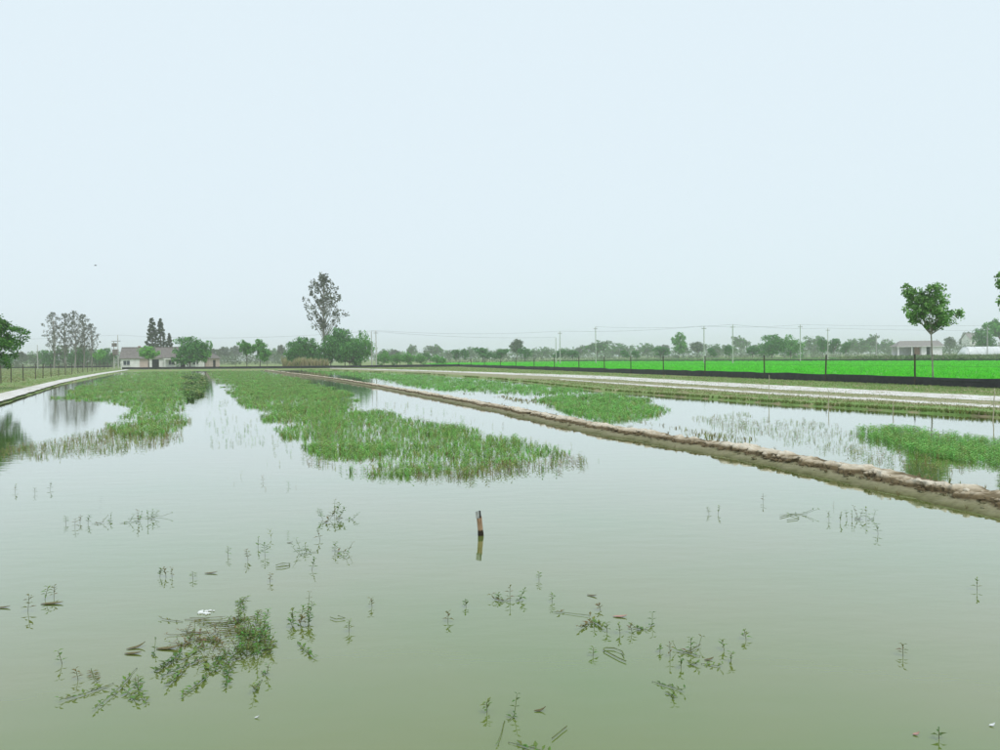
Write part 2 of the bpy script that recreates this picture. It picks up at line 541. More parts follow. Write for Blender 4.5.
t2_r = line_px([(1100, 414.5), (1000, 407.8), (780, 394.8), (600, 382.8), (560, 379.8)])
strip('wheel_track', t2_l, t2_r, GZ + .007, M['path'], 0.22, 0.28, 25)

# fence line on the right bank
FA, FB = P(1000, 388.5, GZ), P(459, 366.6, GZ)
fdir = (FB - FA).normalized()
fnor = Vector((-fdir.y, fdir.x, 0))
if fnor.x < 0: fnor = -fnor                                  # towards the paddy
F0 = FA - fdir * 14
corner = FB + fdir * 2
def on_line(px, A, Bv):
    """point of the ground line A-B in the column of a pixel"""
    lo, hi = -0.15, 3.0
    def col_of(t):
        p = A + (Bv - A) * t - Vector((0, 0, H))
        return 500 + F * p.dot(rt) / p.dot(fw)
    for _ in range(50):
        mid = (lo + hi) / 2
        if col_of(mid) > px: lo = mid
        else: hi = mid
    return A + (Bv - A) * lo

# rice paddy beyond it
pad = [F0 + fnor * 0.5, FB + fnor * 0.5, P(420, 363.6, GZ), P(600, 361.2, GZ), P(1000, 361.2, GZ), P(1300, 361.2, GZ), P(1500, 384, GZ)]
b = MB().add([(p.x, p.y, GZ + .012) for p in pad], [tuple(range(len(pad)))])
tagit(b.build('paddy_field', M['paddy_soil']), kind='structure')

# ------------------------------------------------------------ plants scattered as masses
def tmpl_sprig(pairs=4, h=1.0, L=0.36, W=0.11):
    q = []
    w = 0.018
    q.append([(-w, 0, -.15), (w, 0, -.15), (w * .6, 0, h * .97), (-w * .6, 0, h * .97)])
    for i in range(pairs):
        z = h * (0.30 + 0.66 * i / max(1, pairs - 1)); l = L * (1 - 0.22 * i / pairs)
        for s in (0, 1):
            a = i * 1.57 + s * math.pi + 0.3
            c, sn = math.cos(a), math.sin(a)
            def pt(r, t, zz): return (c * r - sn * t, sn * r + c * t, z + zz)
            q.append([pt(0, 0, 0), pt(l * .5, W * .5, l * .30), pt(l, 0, l * .38), pt(l * .5, -W * .5, l * .30)])
    return np.array(q)

def tmpl_tuft(nb=6, w=0.07, spread=0.38, seed=0):
    r = np.random.default_rng(seed)
    q = []
    for i in range(nb):
        a = 6.283 * i / nb + r.uniform(-.4, .4); h = r.uniform(.6, 1.0); s = spread * r.uniform(.5, 1.3)
        c, sn = math.cos(a), math.sin(a)
        px, py = -sn * w / 2, c * w / 2
        b0 = (c * .05, sn * .05)
        q.append([(b0[0] - px, b0[1] - py, -.05), (b0[0] + px, b0[1] + py, -.05),
                  (c * s * .5 + px * .9, sn * s * .5 + py * .9, h * .62), (c * s * .5 - px * .9, sn * s * .5 - py * .9, h * .62)])
        q.append([(c * s * .5 - px * .9, sn * s * .5 - py * .9, h * .62), (c * s * .5 + px * .9, sn * s * .5 + py * .9, h * .62),
                  (c * s + px * .15, sn * s + py * .15, h * .92), (c * s - px * .15, sn * s - py * .15, h * .92)])
    return np.array(q)

SPRIGS = [tmpl_sprig(4), tmpl_sprig(3, L=.42), tmpl_sprig(5, L=.30), tmpl_sprig(2, L=.3, W=.08)]
TUFTS = [tmpl_tuft(6, seed=i) for i in range(4)]
BTUFTS = [tmpl_tuft(5, w=.13, spread=.5, seed=10 + i) for i in range(3)]
STALKS = [tmpl_tuft(3, w=.035, spread=.18, seed=20 + i) for i in range(3)]

def scatter_quads(templates, pos, hs, ws, cols, lean=0.12):
    """copies of the templates: pos (n,3), height and width scale (n), colour (n,3)"""
    outV, outC = [], []
    n = len(pos)
    which = rng.integers(0, len(templates), n)
    for k, t in enumerate(templates):
        id_ = np.where(which == k)[0]
        if not len(id_): continue
        a = rng.uniform(0, 6.283, len(id_))
        c, s = np.cos(a), np.sin(a)
        x, y, z = t[..., 0], t[..., 1], t[..., 2]
        w = ws[id_][:, None, None]; h = hs[id_][:, None, None]
        lx = rng.normal(0, lean, len(id_))[:, None, None]; ly = rng.normal(0, lean, len(id_))[:, None, None]
        zz = z[None] * h
        X = (c[:, None, None] * x[None] - s[:, None, None] * y[None]) * w + lx * zz + pos[id_, 0][:, None, None]
        Y = (s[:, None, None] * x[None] + c[:, None, None] * y[None]) * w + ly * zz + pos[id_, 1][:, None, None]
        Zz = zz + pos[id_, 2][:, None, None]
        V = np.stack([X, Y, Zz], -1).reshape(-1, 4, 3)
        C = np.repeat(cols[id_], len(t), axis=0) * rng.uniform(.78, 1.2, (len(V), 1))
        outV.append(V); outC.append(C)
    return np.concatenate(outV), np.concatenate(outC)

def poly_points(poly, dens, edge_w=1.0, nscale=0.5, seed=0, ncut=0.0, d0=15.0, power=1.6, namp=.55):
    """points inside a ground polygon; density (per m2 at depth d0) falls with distance"""
    poly = [(p.x, p.y) for p in poly]
    a = np.array(poly)
    out = []
    ymin, ymax = a[:, 1].min(), a[:, 1].max()
    y = ymin
    while y < ymax:                                         # bands in depth, each with its own density
        y2 = min(ymax, y * 1.15 + 0.5)
        dm = max(d0, (y + y2) / 2)
        xm, xM = a[:, 0].min(), a[:, 0].max()
        cnt = int(dens * (d0 / dm) ** power * (y2 - y) * (xM - xm))
        p = np.stack([rng.uniform(xm, xM, cnt), rng.uniform(y, y2, cnt)], 1)
        p = p[inpoly(p, poly)]
        if len(p):
            ew = edge_w * max(1, dm / 30)
            ns = fbm(p[:, 0] * nscale, p[:, 1] * nscale, seed, 3)
            e = edgedist(p, poly) / ew
            ce = np.clip(e, 0, 1)
            keep = (ce + ns * (namp + .45 * (1 - np.clip(e / 2, 0, 1))) - ncut + (.0 if ncut > .3 else .12)) > rng.uniform(0, .9, len(p))
            p = p[keep]
            out.append(p)
        y = y2
    return np.concatenate(out) if out else np.zeros((0, 2))

def mixcol(cols, n, probs):
    c = np.array(cols)[rng.choice(len(cols), n, p=probs)]
    return c * rng.uniform(.8, 1.22, (n, 1))

def px_poly(pl, z=0.0): return [P(x, y, z) for x, y in pl]

GREEN1, GREEN2, OLIVE, BROWN, FRESH = (.28, .50, .13), (.18, .34, .085), (.33, .39, .13), (.29, .23, .10), (.24, .58, .14)

def weed_bed(name, poly, label, dens, h, cols, probs, tm, edge_w=1.0, ncut=0.0, d0=15, nscale=.5, seed=0, w=1.0, power=1.6):
    sparse = ncut > .3
    p = poly_points(px_poly(poly), dens if sparse else dens * 2.6, edge_w * 1.1, nscale, seed, ncut, d0, 1.35, .8 if sparse else .62)
    n = len(p)
    d = np.hypot(p[:, 0], p[:, 1])
    hs = (h[0] + (h[1] - h[0]) * rng.random(n) ** 1.4) * (1.0 if sparse else .66 * (1 + .3 * vnoise(p[:, 0] * .6, p[:, 1] * .6, seed + 77)))
    ws = hs * w * np.clip(d / 22, 1, 3.2) * (1.0 if sparse else 1.55)
    pos = np.concatenate([p, np.zeros((n, 1)) - .01], 1)
    V, C = scatter_quads(tm, pos, hs, ws, mixcol(cols, n, probs))
    o = link(name, quad_mesh(name, V, C, M['weed']))
    return tagit(o, label, 'waterweed', kind='stuff')

# left pond: bed along the path side
weed_bed('waterweed_bed', [(48, 398), (90, 382), (128, 372.2), (192, 371.3), (205, 376), (196, 392), (184, 404), (190, 420), (178, 434), (120, 438), (104, 426), (132, 411), (118, 404), (70, 402)],
         'green waterweed bed beside the white path', 34, (.12, .24), [GREEN1, GREEN2, OLIVE, FRESH], [.4, .2, .2, .2], SPRIGS + TUFTS[:2], edge_w=.8, seed=3)
weed_bed('waterweed_bed', [(0, 447), (60, 440), (110, 428), (150, 424), (192, 420), (186, 440), (120, 454), (40, 461), (0, 460)],
         'thin brown waterweed fringe near the white path', 40, (.10, .22), [OLIVE, BROWN, GREEN2], [.4, .4, .2], STALKS + SPRIGS[1:], edge_w=.5, ncut=.05, seed=4, w=.9)
# dark clump between the two beds
weed_bed('waterweed_bed', [(182, 376), (200, 374), (206, 382), (203, 396), (192, 406), (184, 402), (186, 388)],
         'dark taller waterweed strip between the two green beds', 12, (.22, .42), [GREEN2, (.08, .15, .05), OLIVE], [.4, .4, .2], BTUFTS + SPRIGS[:2], edge_w=.4, d0=30, seed=5)
# left pond: the long bed by the dike
weed_bed('waterweed_bed', [(206, 371.2), (264, 371.0), (306, 380), (352, 393), (368, 407), (400, 416), (450, 424), (500, 435), (560, 449), (590, 458), (560, 466), (500, 469), (470, 476), (380, 478), (338, 472), (316, 455), (284, 438), (262, 421), (238, 402), (218, 386)],
         'long green waterweed bed alongside the mud dike', 62, (.11, .23), [GREEN1, GREEN2, OLIVE, FRESH, BROWN], [.42, .22, .14, .18, .04], SPRIGS + TUFTS[:2], edge_w=.9, seed=6)
weed_bed('waterweed_bed', [(300, 445), (330, 462), (360, 468), (470, 466), (560, 452), (606, 460), (590, 468), (520, 474), (460, 482), (360, 480), (290, 462)],
         'brownish waterweed fringe in front of the long green bed', 48, (.09, .2), [OLIVE, BROWN, GREEN2, (.20, .14, .07)], [.32, .3, .2, .18], STALKS + SPRIGS, edge_w=.4, ncut=.1, seed=7, w=1.0)
weed_bed('waterweed_bed', [(190, 462), (330, 470), (352, 485), (330, 520), (300, 550), (240, 545), (200, 500)],
         'sparse waterweed shoots standing off the long green bed', 3.2, (.05, .13), [OLIVE, BROWN, GREEN2], [.5, .25, .25], SPRIGS, edge_w=.5, ncut=.35, seed=12, nscale=.9)
weed_bed('waterweed_bed', [(470, 446), (560, 440), (640, 455), (700, 490), (760, 505), (840, 500), (930, 530), (860, 545), (740, 520), (640, 480), (560, 468)],
         'sparse waterweed shoots in open water below the dike', 3.4, (.05, .13), [OLIVE, BROWN, GREEN2], [.5, .25, .25], SPRIGS, edge_w=.5, ncut=.5, seed=13, nscale=.9)
weed_bed('waterweed_bed', [(225, 400), (250, 410), (290, 440), (320, 468), (240, 470), (200, 440), (196, 410)],
         'sparse waterweed shoots between the two left beds', 8, (.06, .15), [OLIVE, GREEN1, GREEN2], [.4, .3, .3], SPRIGS, edge_w=.5, ncut=.42, seed=14)
weed_bed('waterweed_bed', [(340, 396), (420, 404), (500, 424), (560, 446), (600, 458), (520, 448), (460, 430), (400, 418)],
         'sparse waterweed shoots between long bed and dike', 9, (.06, .15), [OLIVE, GREEN1, BROWN], [.4, .4, .2], SPRIGS, edge_w=.5, ncut=.42, seed=15)
# right pond
weed_bed('waterweed_bed', [(296, 370.2), (345, 371.6), (420, 375), (500, 381), (560, 386), (600, 393), (540, 395), (470, 392), (430, 389.5), (380, 381), (330, 374.5)],
         'bright green waterweed bed between the dike and wheel tracks', 30, (.14, .26), [FRESH, GREEN1, GREEN2], [.5, .35, .15], SPRIGS + TUFTS[:2], edge_w=.8, seed=8)
weed_bed('waterweed_bed', [(532, 401), (560, 395.5), (610, 394), (655, 400), (674, 411), (640, 420), (606, 423), (566, 412)],
         'oval green waterweed island behind the mud dike', 60, (.13, .26), [FRESH, GREEN1, GREEN2, OLIVE], [.4, .3, .2, .1], SPRIGS + TUFTS[:2], edge_w=.6, seed=9)
weed_bed('waterweed_bed', [(838, 431), (880, 428), (930, 432), (1000, 440), (1060, 446), (1060, 474), (1000, 470), (950, 461), (890, 449)],
         'fresh green waterweed bed near the bamboo stakes', 80, (.14, .26), [FRESH, GREEN1, GREEN2, OLIVE], [.4, .35, .15, .1], SPRIGS, edge_w=.5, seed=10)
weed_bed('waterweed_bed', [(690, 418), (740, 412), (830, 424), (900, 446), (1000, 468), (960, 476), (880, 468), (800, 448), (730, 436)],
         'thin brownish waterweed stalks behind the dike', 20, (.09, .2), [OLIVE, BROWN, GREEN2], [.45, .3, .25], STALKS + SPRIGS, edge_w=.6, ncut=.22, seed=11)
weed_bed('waterweed_bed', [(440, 391), (540, 398), (600, 412), (640, 420), (720, 432), (760, 440), (740, 446), (640, 424), (520, 403)],
         'pale yellowish weeds along the far side of the dike', 24, (.08, .18), [(.32, .28, .13), OLIVE, BROWN], [.45, .35, .2], STALKS + TUFTS[:2], edge_w=.4, ncut=.1, seed=16)

# grass on the banks
def grass(name, poly, label, dens, h, cols, probs, z=GZ - .01, edge_w=.4, ncut=0, d0=30, seed=0, w=1.0, tm=TUFTS, power=1.5, world_poly=None, cat='grass', fine=1.0):
    p = poly_points(world_poly or px_poly(poly, GZ), dens, edge_w, .35, seed, ncut, d0, power)
    n = len(p)
    d = np.hypot(p[:, 0], p[:, 1])
    hs = rng.uniform(h[0], h[1], n) * fine
    ws = hs * w * np.clip(d / 35, 1, 3.5)
    zz = z(p) if callable(z) else np.full(n, z)
    V, C = scatter_quads(tm, np.concatenate([p, zz[:, None]], 1), hs, ws, mixcol(cols, n, probs))
    return tagit(link(name, quad_mesh(name, V, C, M['blade'])), label, cat, kind='stuff')

GR = [(.22, .36, .09), (.27, .37, .12), (.38, .34, .18)]
def between(l, r):
    return list(l) + list(reversed(r))
fence_near = [F0, FB]
# between fence and first track, between the tracks, and the slope to the water
grass('bank_grass', None, 'short green grass between black sheet and wheel track', 56, (.08, .2), GR, [.5, .35, .15], fine=.62, seed=31, ncut=.1, world_poly=between([F0, FB], t1_l))
grass('bank_grass', None, 'grassy strip between the two wheel tracks', 56, (.06, .15), GR, [.35, .3, .35], fine=.62, seed=32, ncut=.25, world_poly=between(t1_r[:4], t2_l), edge_w=.3)
grass('bank_grass', None, 'scattered tufts breaking up the lower wheel track', 60, (.05, .12), GR, [.3, .3, .4], seed=44, ncut=.32, fine=.6, world_poly=between(t2_l, t2_r), edge_w=.1, z=GZ + .005)
grass('bank_grass', None, 'scattered tufts along the edges of the upper wheel track', 40, (.05, .12), GR, [.3, .3, .4], seed=45, ncut=.55, fine=.6, world_poly=between(t1_l, t1_r), edge_w=.1, z=GZ + .005)
def slope_z(p): return np.full(len(p), .06)
ro_right = [near_right] + right_edge
sh = [Vector((q.x, q.y, 0)) + Vector((.3, .5, 0)) for q in ro_right]
grass('bank_grass', None, 'dark green grass on the slope down to the water', 170, (.14, .30), [(.15, .21, .055), (.19, .26, .06), (.26, .25, .09)], [.5, .35, .15], z=slope_z, fine=.62, seed=33, world_poly=between(ro_right, sh), edge_w=.15)
grass('bank_grass', None, 'olive grass between wheel track and water slope', 70, (.08, .18), [(.21, .28, .08), (.27, .30, .11), (.38, .33, .19)], [.4, .35, .25], fine=.62, seed=34, world_poly=between([q + Vector((.5, .8, 0)) for q in ro_right[1:5]], t2_r), edge_w=.3, ncut=.1)
# left bank
lf = [P(0, 384.5, GZ), P(60, 376.3, GZ), P(100, 370.8, GZ), P(122, 368.0, GZ)]
lf = grow(lf, 8)
grass('bank_grass', None, 'green verge between wire fence and white path', 35, (.07, .18), GR, [.45, .4, .15], fine=.62, seed=35, world_poly=between(lf, lp_l), edge_w=.3)
far_l = [P(-150, 372, GZ), P(0, 366.6, GZ), P(60, 365.6, GZ), P(118, 365.2, GZ)]
grass('field_grass', None, 'yellowish rough grass beyond the wire fence', 15, (.12, .32), [(.25, .29, .10), (.30, .29, .14), (.18, .27, .08)], [.4, .3, .3], fine=.62, seed=36, world_poly=between(lf, far_l), edge_w=.5)
le = left_edge
grass('bank_grass', None, 'low grass and stalks between white path and pond', 40, (.07, .2), [(.2, .25, .08), (.3, .26, .12), (.16, .24, .06)], [.4, .35, .25], z=.08, fine=.62, seed=37, world_poly=between([q + Vector((-.9, -.3, 0)) for q in le], [q + Vector((-.05, 0, 0)) for q in le]), edge_w=.1)

dk = [Vector((p.x, p.y, 0)) for p in dl[::40]]
dn = [Vector((nor[i][0], nor[i][1], 0)) for i in range(0, len(dl), 40)]
grass('dike_grass', None, 'thin yellow-green tufts along the back of the mud dike', 40, (.06, .16), [(.26, .30, .10), (.36, .31, .15), (.24, .20, .10)], [.4, .4, .2], z=.07, seed=38, ncut=.3, edge_w=.15, d0=15,
      world_poly=between([p + q * .38 for p, q in zip(dk, dn)], [p + q * .66 for p, q in zip(dk, dn)]))
grass('dike_grass', None, 'dark weeds at the waterline along the front of the mud dike', 26, (.05, .12), [(.15, .19, .05), (.24, .22, .09), (.2, .16, .07)], [.4, .3, .3], z=-.01, seed=39, ncut=.42, edge_w=.1, d0=15,
      world_poly=between([p - q * .52 for p, q in zip(dk, dn)], [p - q * .68 for p, q in zip(dk, dn)]))

# rice
RICE = [(.11, .66, .028), (.15, .64, .04), (.08, .55, .025)]
grass('rice_plants', None, 'vivid green young rice filling the paddy', 6.5, (.20, .33), RICE, [.5, .3, .2], seed=41, ncut=-1.2, d0=45, w=.8, world_poly=pad, edge_w=.3, tm=TUFTS, power=1.0, cat='rice')
# rough scrub on the far side of the paddy
grass('scrub', None, 'dull green scrub on the rise beyond the paddy', .9, (.7, 1.5), [(.13, .22, .08), (.17, .24, .10), (.22, .24, .13)], [.4, .4, .2], seed=42, ncut=-.6, d0=150, w=.9,
      world_poly=[P(840, 360.6, GZ), P(1000, 360.4, GZ), P(1300, 360.4, GZ), D(1200, 235), D(900, 235), D(840, 225)], tm=BTUFTS, edge_w=3, cat='scrub')
grass('scrub', None, 'low dull green crop strip behind the paddy', .55, (.35, .8), [(.12, .27, .08), (.16, .27, .09), (.22, .26, .12)], [.5, .3, .2], seed=43, ncut=-.4, d0=150, w=.9,
      world_poly=[P(420, 363.2, GZ), P(600, 360.9, GZ), P(840, 360.7, GZ), D(840, 300), D(640, 380), D(440, 300)], tm=BTUFTS, edge_w=3, cat='scrub')

# ------------------------------------------------------------ trees
def leaves(centres, radii, nper, size, cols, probs, flat=.85, up_bias=.35):
    """leaf quads spread in fuzzy clumps"""
    c = np.repeat(np.array(centres), nper, axis=0)
    r = np.repeat(np.array(radii), nper)
    n = len(c)
    d = rng.normal(0, 1, (n, 3)); d /= np.linalg.norm(d, axis=1)[:, None] + 1e-9
    rad = r * rng.uniform(.15, 1.0, n) ** .6
    p = c + d * rad[:, None] * np.array([1, 1, flat])
    nrm = d * .6 + rng.normal(0, .7, (n, 3)); nrm[:, 2] += up_bias
    nrm /= np.linalg.norm(nrm, axis=1)[:, None]
    t = np.cross(nrm, rng.normal(0, 1, (n, 3))); t /= np.linalg.norm(t, axis=1)[:, None] + 1e-9
    s = np.cross(nrm, t)
    L = rng.uniform(.7, 1.3, n) * size; W = L * .55
    q = np.stack([p - t * L[:, None] * .5, p + s * W[:, None] * .5 - t * L[:, None] * .05, p + t * L[:, None] * .5 - nrm * L[:, None] * .12, p - s * W[:, None] * .5 - t * L[:, None] * .05], 1)
    tone = np.repeat(rng.uniform(.75, 1.25, len(centres)), nper)[:, None]
    return q, mixcol(cols, n, probs) * tone

def limb(b, a, c, r0, r1, bend=.12, nseg=4, n=5):
    a, c = Vector(a), Vector(c)
    L = (c - a).length
    pts, rad = [], []
    off = Vector((random.uniform(-1, 1), random.uniform(-1, 1), random.uniform(-.2, .5))) * L * bend
    for i in range(nseg + 1):
        t = i / nseg
        pts.append(a.lerp(c, t) + off * math.sin(math.pi * t))
        rad.append(r0 + (r1 - r0) * t)
    b.tube(pts, rad, n, cap=False)
    return pts

def make_tree(name, lobes, trunk_h, trunk_r, nclump, nper, clump_r, size, cols, probs, bark='bark', lean=(0, 0), stems=1, shell=.5, flat=.85):
    """lobes: (x, y, z, rx, ry, rz); returns (trunk mesh, crown mesh)"""
    b = MB()
    top = Vector((lean[0], lean[1], trunk_h))
    for s in range(stems):
        ox = 0 if stems == 1 else random.uniform(-.4, .4)
        oy = 0 if stems == 1 else random.uniform(-.4, .4)
        limb(b, (ox, oy, -.15), top + Vector((ox * 2, oy * 2, 0)), trunk_r, trunk_r * .7, .04, 5, 7)
    cs, rs = [], []
    tot = sum(l[3] * l[5] for l in lobes)
    for (x, y, z, rx, ry, rz) in lobes:
        c = Vector((x, y, z))
        pts = limb(b, top - Vector((0, 0, trunk_h * .12)), c, trunk_r * .55, trunk_r * .18, .10)
        k = max(3, int(nclump * rx * rz / tot))
        for i in range(k):
            d = Vector(rng.normal(0, 1, 3)).normalized() * rng.uniform(shell, 1.0)
            q = c + Vector((d.x * rx, d.y * ry, d.z * rz))
            cs.append(q[:]); rs.append(clump_r * rng.uniform(.7, 1.3))
            if i % 2 == 0:
                limb(b, pts[random.randint(2, 4)], q, trunk_r * .16, trunk_r * .05, .08, 3, 4)
    q, c = leaves(cs, rs, nper, size, cols, probs, flat)
    return b.mesh(name + '_trunk', M[bark], True), quad_mesh(name + '_crown', q, c, M['leaf'])

def put_tree(name, meshes, loc, label, group=None, scale=1.0, sz=None, rz=0.0, cat='tree'):
    e = empty(name, loc, label, cat, group, rz)
    e.scale = (scale, scale, sz or scale)
    link('trunk', meshes[0], None, e)
    link('crown', meshes[1], None, e)
    return e

DARK = [(.08, .25, .06), (.11, .32, .075), (.06, .17, .045)]
MID = [(.13, .37, .075), (.19, .46, .10), (.09, .25, .06)]
BRIGHT = [(.18, .48, .08), (.24, .56, .11), (.12, .33, .06)]
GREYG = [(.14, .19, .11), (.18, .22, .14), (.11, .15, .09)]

# the young tree at the fence, built lobe by lobe
tb = on_line(927, FA, FB) + fnor * 0.45
dt = tb.y
def lobe(px, py, rx, rz, dy=0.0):
    """a lobe of a crown, from where it shows against the sky, at the tree's own depth"""
    x = (px - 932) / F * dt
    z = H - GZ + (HZ(px) - py) / F * dt
    k = dt / F
    return (x, dy, z, rx * k, rx * k * .9, rz * k)
lb = [lobe(920, 302, 9, 7, -.3), lobe(929, 303, 8, 7, .5), lobe(924, 310, 8, 6, -.5), lobe(926, 296, 8, 6, .2), lobe(914, 302, 7, 6, .4), lobe(907, 289, 6, 6), lobe(918, 294, 9, 7, .5), lobe(930, 290, 9, 7, -.4), lobe(939, 301, 10, 8, .3), lobe(908, 311, 8, 7, -.3),
      lobe(919, 316, 10, 8, .3), lobe(933, 313, 9, 7, -.6), lobe(931, 324, 10, 6, .1), lobe(948, 316, 8, 6, .4), lobe(956, 314, 5, 4, -.2), lobe(941, 322, 8, 5, -.2)]
tm_ = make_tree('young_tree', lb, 3.35, .05, 230, 26, .25, .17, [(.15, .33, .075), (.22, .43, .12), (.09, .21, .05), (.34, .52, .20)], [.4, .3, .2, .1], 'pale_bark', (-.15, 0))
put_tree('young_tree', tm_, tb, 'young leafy tree with thin pale trunk beside the rice paddy fence')
# its neighbour, of which only the crown's edge is in the picture
tb2 = on_line(1025, FA, FB) + fnor * .45
put_tree('young_tree', tm_, tb2, 'young leafy tree at the paddy fence, only a twig in view', scale=1.0, rz=0.0)

def ball_lobes(w, h0, h1, k, seed, squash=.62):
    r = np.random.default_rng(seed)
    out = []
    for i in range(k):
        a = 6.283 * i / k + r.uniform(-.5, .5); q = w * .5 * r.uniform(.25, .62)
        z = h0 + (h1 - h0) * r.uniform(.25, .75)
        out.append((math.cos(a) * q, math.sin(a) * q, z, w * .28 * r.uniform(.8, 1.2), w * .28, (h1 - h0) * .3 * r.uniform(.8, 1.15)))
    out.append((0, 0, h0 + (h1 - h0) * .72, w * .27, w * .27, (h1 - h0) * .28))
    return out

# the tree leaning over the pond from the left bank
lt = P(-14, 389.5, GZ)
tl = make_tree('bank_tree', ball_lobes(5.2, 1.9, 6.0, 11, 5), 2.0, .11, 300, 56, .42, .19, [(.075, .23, .035), (.11, .30, .05), (.05, .14, .03), (.17, .34, .07)], [.4, .3, .2, .1])
put_tree('bank_tree', tl, lt, 'dense green tree on the verge between white path and wire fence')

def unit_tree(name, w, base, k, seed, ncl, nper, cr, size, cols, probs, **kw):
    """a tree one unit tall, to be scaled"""
    return make_tree(name, ball_lobes(w, base, .96, k, seed), base * 1.25 + .05, kw.pop('tr', .022), ncl, nper, cr, size, cols, probs, **kw)

# ten-metre prototypes are made at unit height and scaled
ROUND_D = [unit_tree('round_tree_a', .95, .28, 7, 11, 117, 34, .085, .058, DARK, [.4, .4, .2]),
           unit_tree('round_tree_b', 1.05, .25, 7, 12, 117, 34, .085, .058, DARK, [.4, .3, .3])]
ROUND_M = [unit_tree('leafy_tree_a', .85, .30, 6, 13, 104, 34, .085, .058, MID, [.4, .4, .2]),
           unit_tree('leafy_tree_b', 1.0, .33, 7, 14, 104, 34, .085, .058, MID, [.4, .3, .3])]
ROUND_B = [unit_tree('bright_tree', .85, .38, 6, 15, 104, 34, .085, .058, BRIGHT, [.4, .4, .2])]
BUSHY = [unit_tree('bushy_tree_a', 1.2, .10, 8, 16, 130, 34, .13, .066, DARK + MID, [.35, .25, .2, .1, .05, .05]),
         unit_tree('bushy_tree_b', 1.4, .08, 8, 17, 130, 34, .13, .066, MID, [.4, .4, .2])]
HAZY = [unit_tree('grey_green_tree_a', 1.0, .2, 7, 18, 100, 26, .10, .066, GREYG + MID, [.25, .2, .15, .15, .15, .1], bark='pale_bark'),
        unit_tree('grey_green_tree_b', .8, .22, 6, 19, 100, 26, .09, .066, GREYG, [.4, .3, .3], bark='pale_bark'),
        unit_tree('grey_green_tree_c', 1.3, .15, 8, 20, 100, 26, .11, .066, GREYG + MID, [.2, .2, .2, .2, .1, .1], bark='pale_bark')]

def poplar(seed, ntuft, nper, spread, bare):
    """open, upright tree: sparse leaf tufts on ascending limbs"""
    random.seed(seed)
    b = MB()
    limb(b, (0, 0, -.02), (0, 0, .95), .013, .003, .02, 8, 6)
    cs, rs = [], []
    for i in range(ntuft):
        t = random.uniform(bare, 1.0)
        a = random.uniform(0, 6.283)
        r = spread * (math.sin(math.pi * min(1, (t - bare) / (1 - bare) * .80 + .18)) ** .8) * random.uniform(.2, 1.0)
        q = Vector((math.cos(a) * r, math.sin(a) * r, t))
        z0 = max(.25, t - r * 1.1 - .05)
        if i % 2 == 0: limb(b, (0, 0, z0), q, .0048, .0015, .06, 3, 3)
        cs.append(q[:]); rs.append(random.uniform(.018, .036))
    q, c = leaves(cs, rs, nper, .024, [(.115, .135, .085), (.15, .16, .11), (.08, .095, .06)], [.4, .3, .3], 1.3)
    return b.mesh('poplar_trunk', M['pale_bark'], True), quad_mesh('poplar_crown', q, c, M['leaf'])

POP = [poplar(1, 150, 16, .26, .42), poplar(2, 90, 11, .22, .38)]

def conifer(seed):
    random.seed(seed)
    b = MB()
    b.tube([(0, 0, -.02), (0, 0, .5), (0, 0, .98)], [.02, .012, .003], 6)
    cs, rs = [], []
    for i in range(230):
        t = random.uniform(.12, .99)
        r = .19 * (1 - t) ** .8 * random.uniform(.35, 1.0) + .008
        a = random.uniform(0, 6.283)
        cs.append((math.cos(a) * r, math.sin(a) * r, t - r * .2)); rs.append(.035 * (1.15 - t * .7))
        if i % 5 == 0: limb(b, (0, 0, t), cs[-1], .004, .0015, .03, 2, 3)
    q, c = leaves(cs, rs, 14, .035, [(.13, .17, .10), (.10, .14, .08), (.16, .18, .12)], [.4, .35, .25], .8)
    return b.mesh('conifer_trunk', M['bark'], True), quad_mesh('conifer_crown', q, c, M['leaf'])
CON = [conifer(3), conifer(4)]

LAND = [(25, 'the wire fence corner'), (75, 'the tallest grey poplar'), (100, 'the small bright tree'), (225, 'the pinkish shed'), (254, 'the lollipop twins'), (285, 'the tan reeds'), (376, 'the grove pole pair'),
        (408, 'the low bushes'), (455, 'the fence corner'), (517, 'the pale yellowish tree'), (560, 'the pole pair'), (596, 'the lone white pole'), (640, 'the gap in the hazy wood'), (679, 'the pale green upright tree'), (704, 'the dark thin pole'),
        (733, 'the thick grey pole'), (781, 'the broad green trees'), (828, 'the grey pole'), (876, 'the thin pole by the cottage'), (920, 'the cottage'), (960, 'the polytunnel')]
def near(px): return min(LAND, key=lambda l: abs(l[0] - px))[1]

def tree_px(name, protos, px, top, dist, label, group=None, wpx=None, unit_w=1.0, idx=None):
    """a tree standing dist metres off whose top shows at the given pixel"""
    base = D(px, dist)
    h = H - GZ + (HZ(px) - top) / F * dist
    pr = protos[(idx if idx is not None else random.randrange(len(protos)))]
    sxy = h if wpx is None else (wpx / F * dist) / unit_w
    return put_tree(name, pr, base, label, group, sxy, h, random.uniform(0, 6.28))

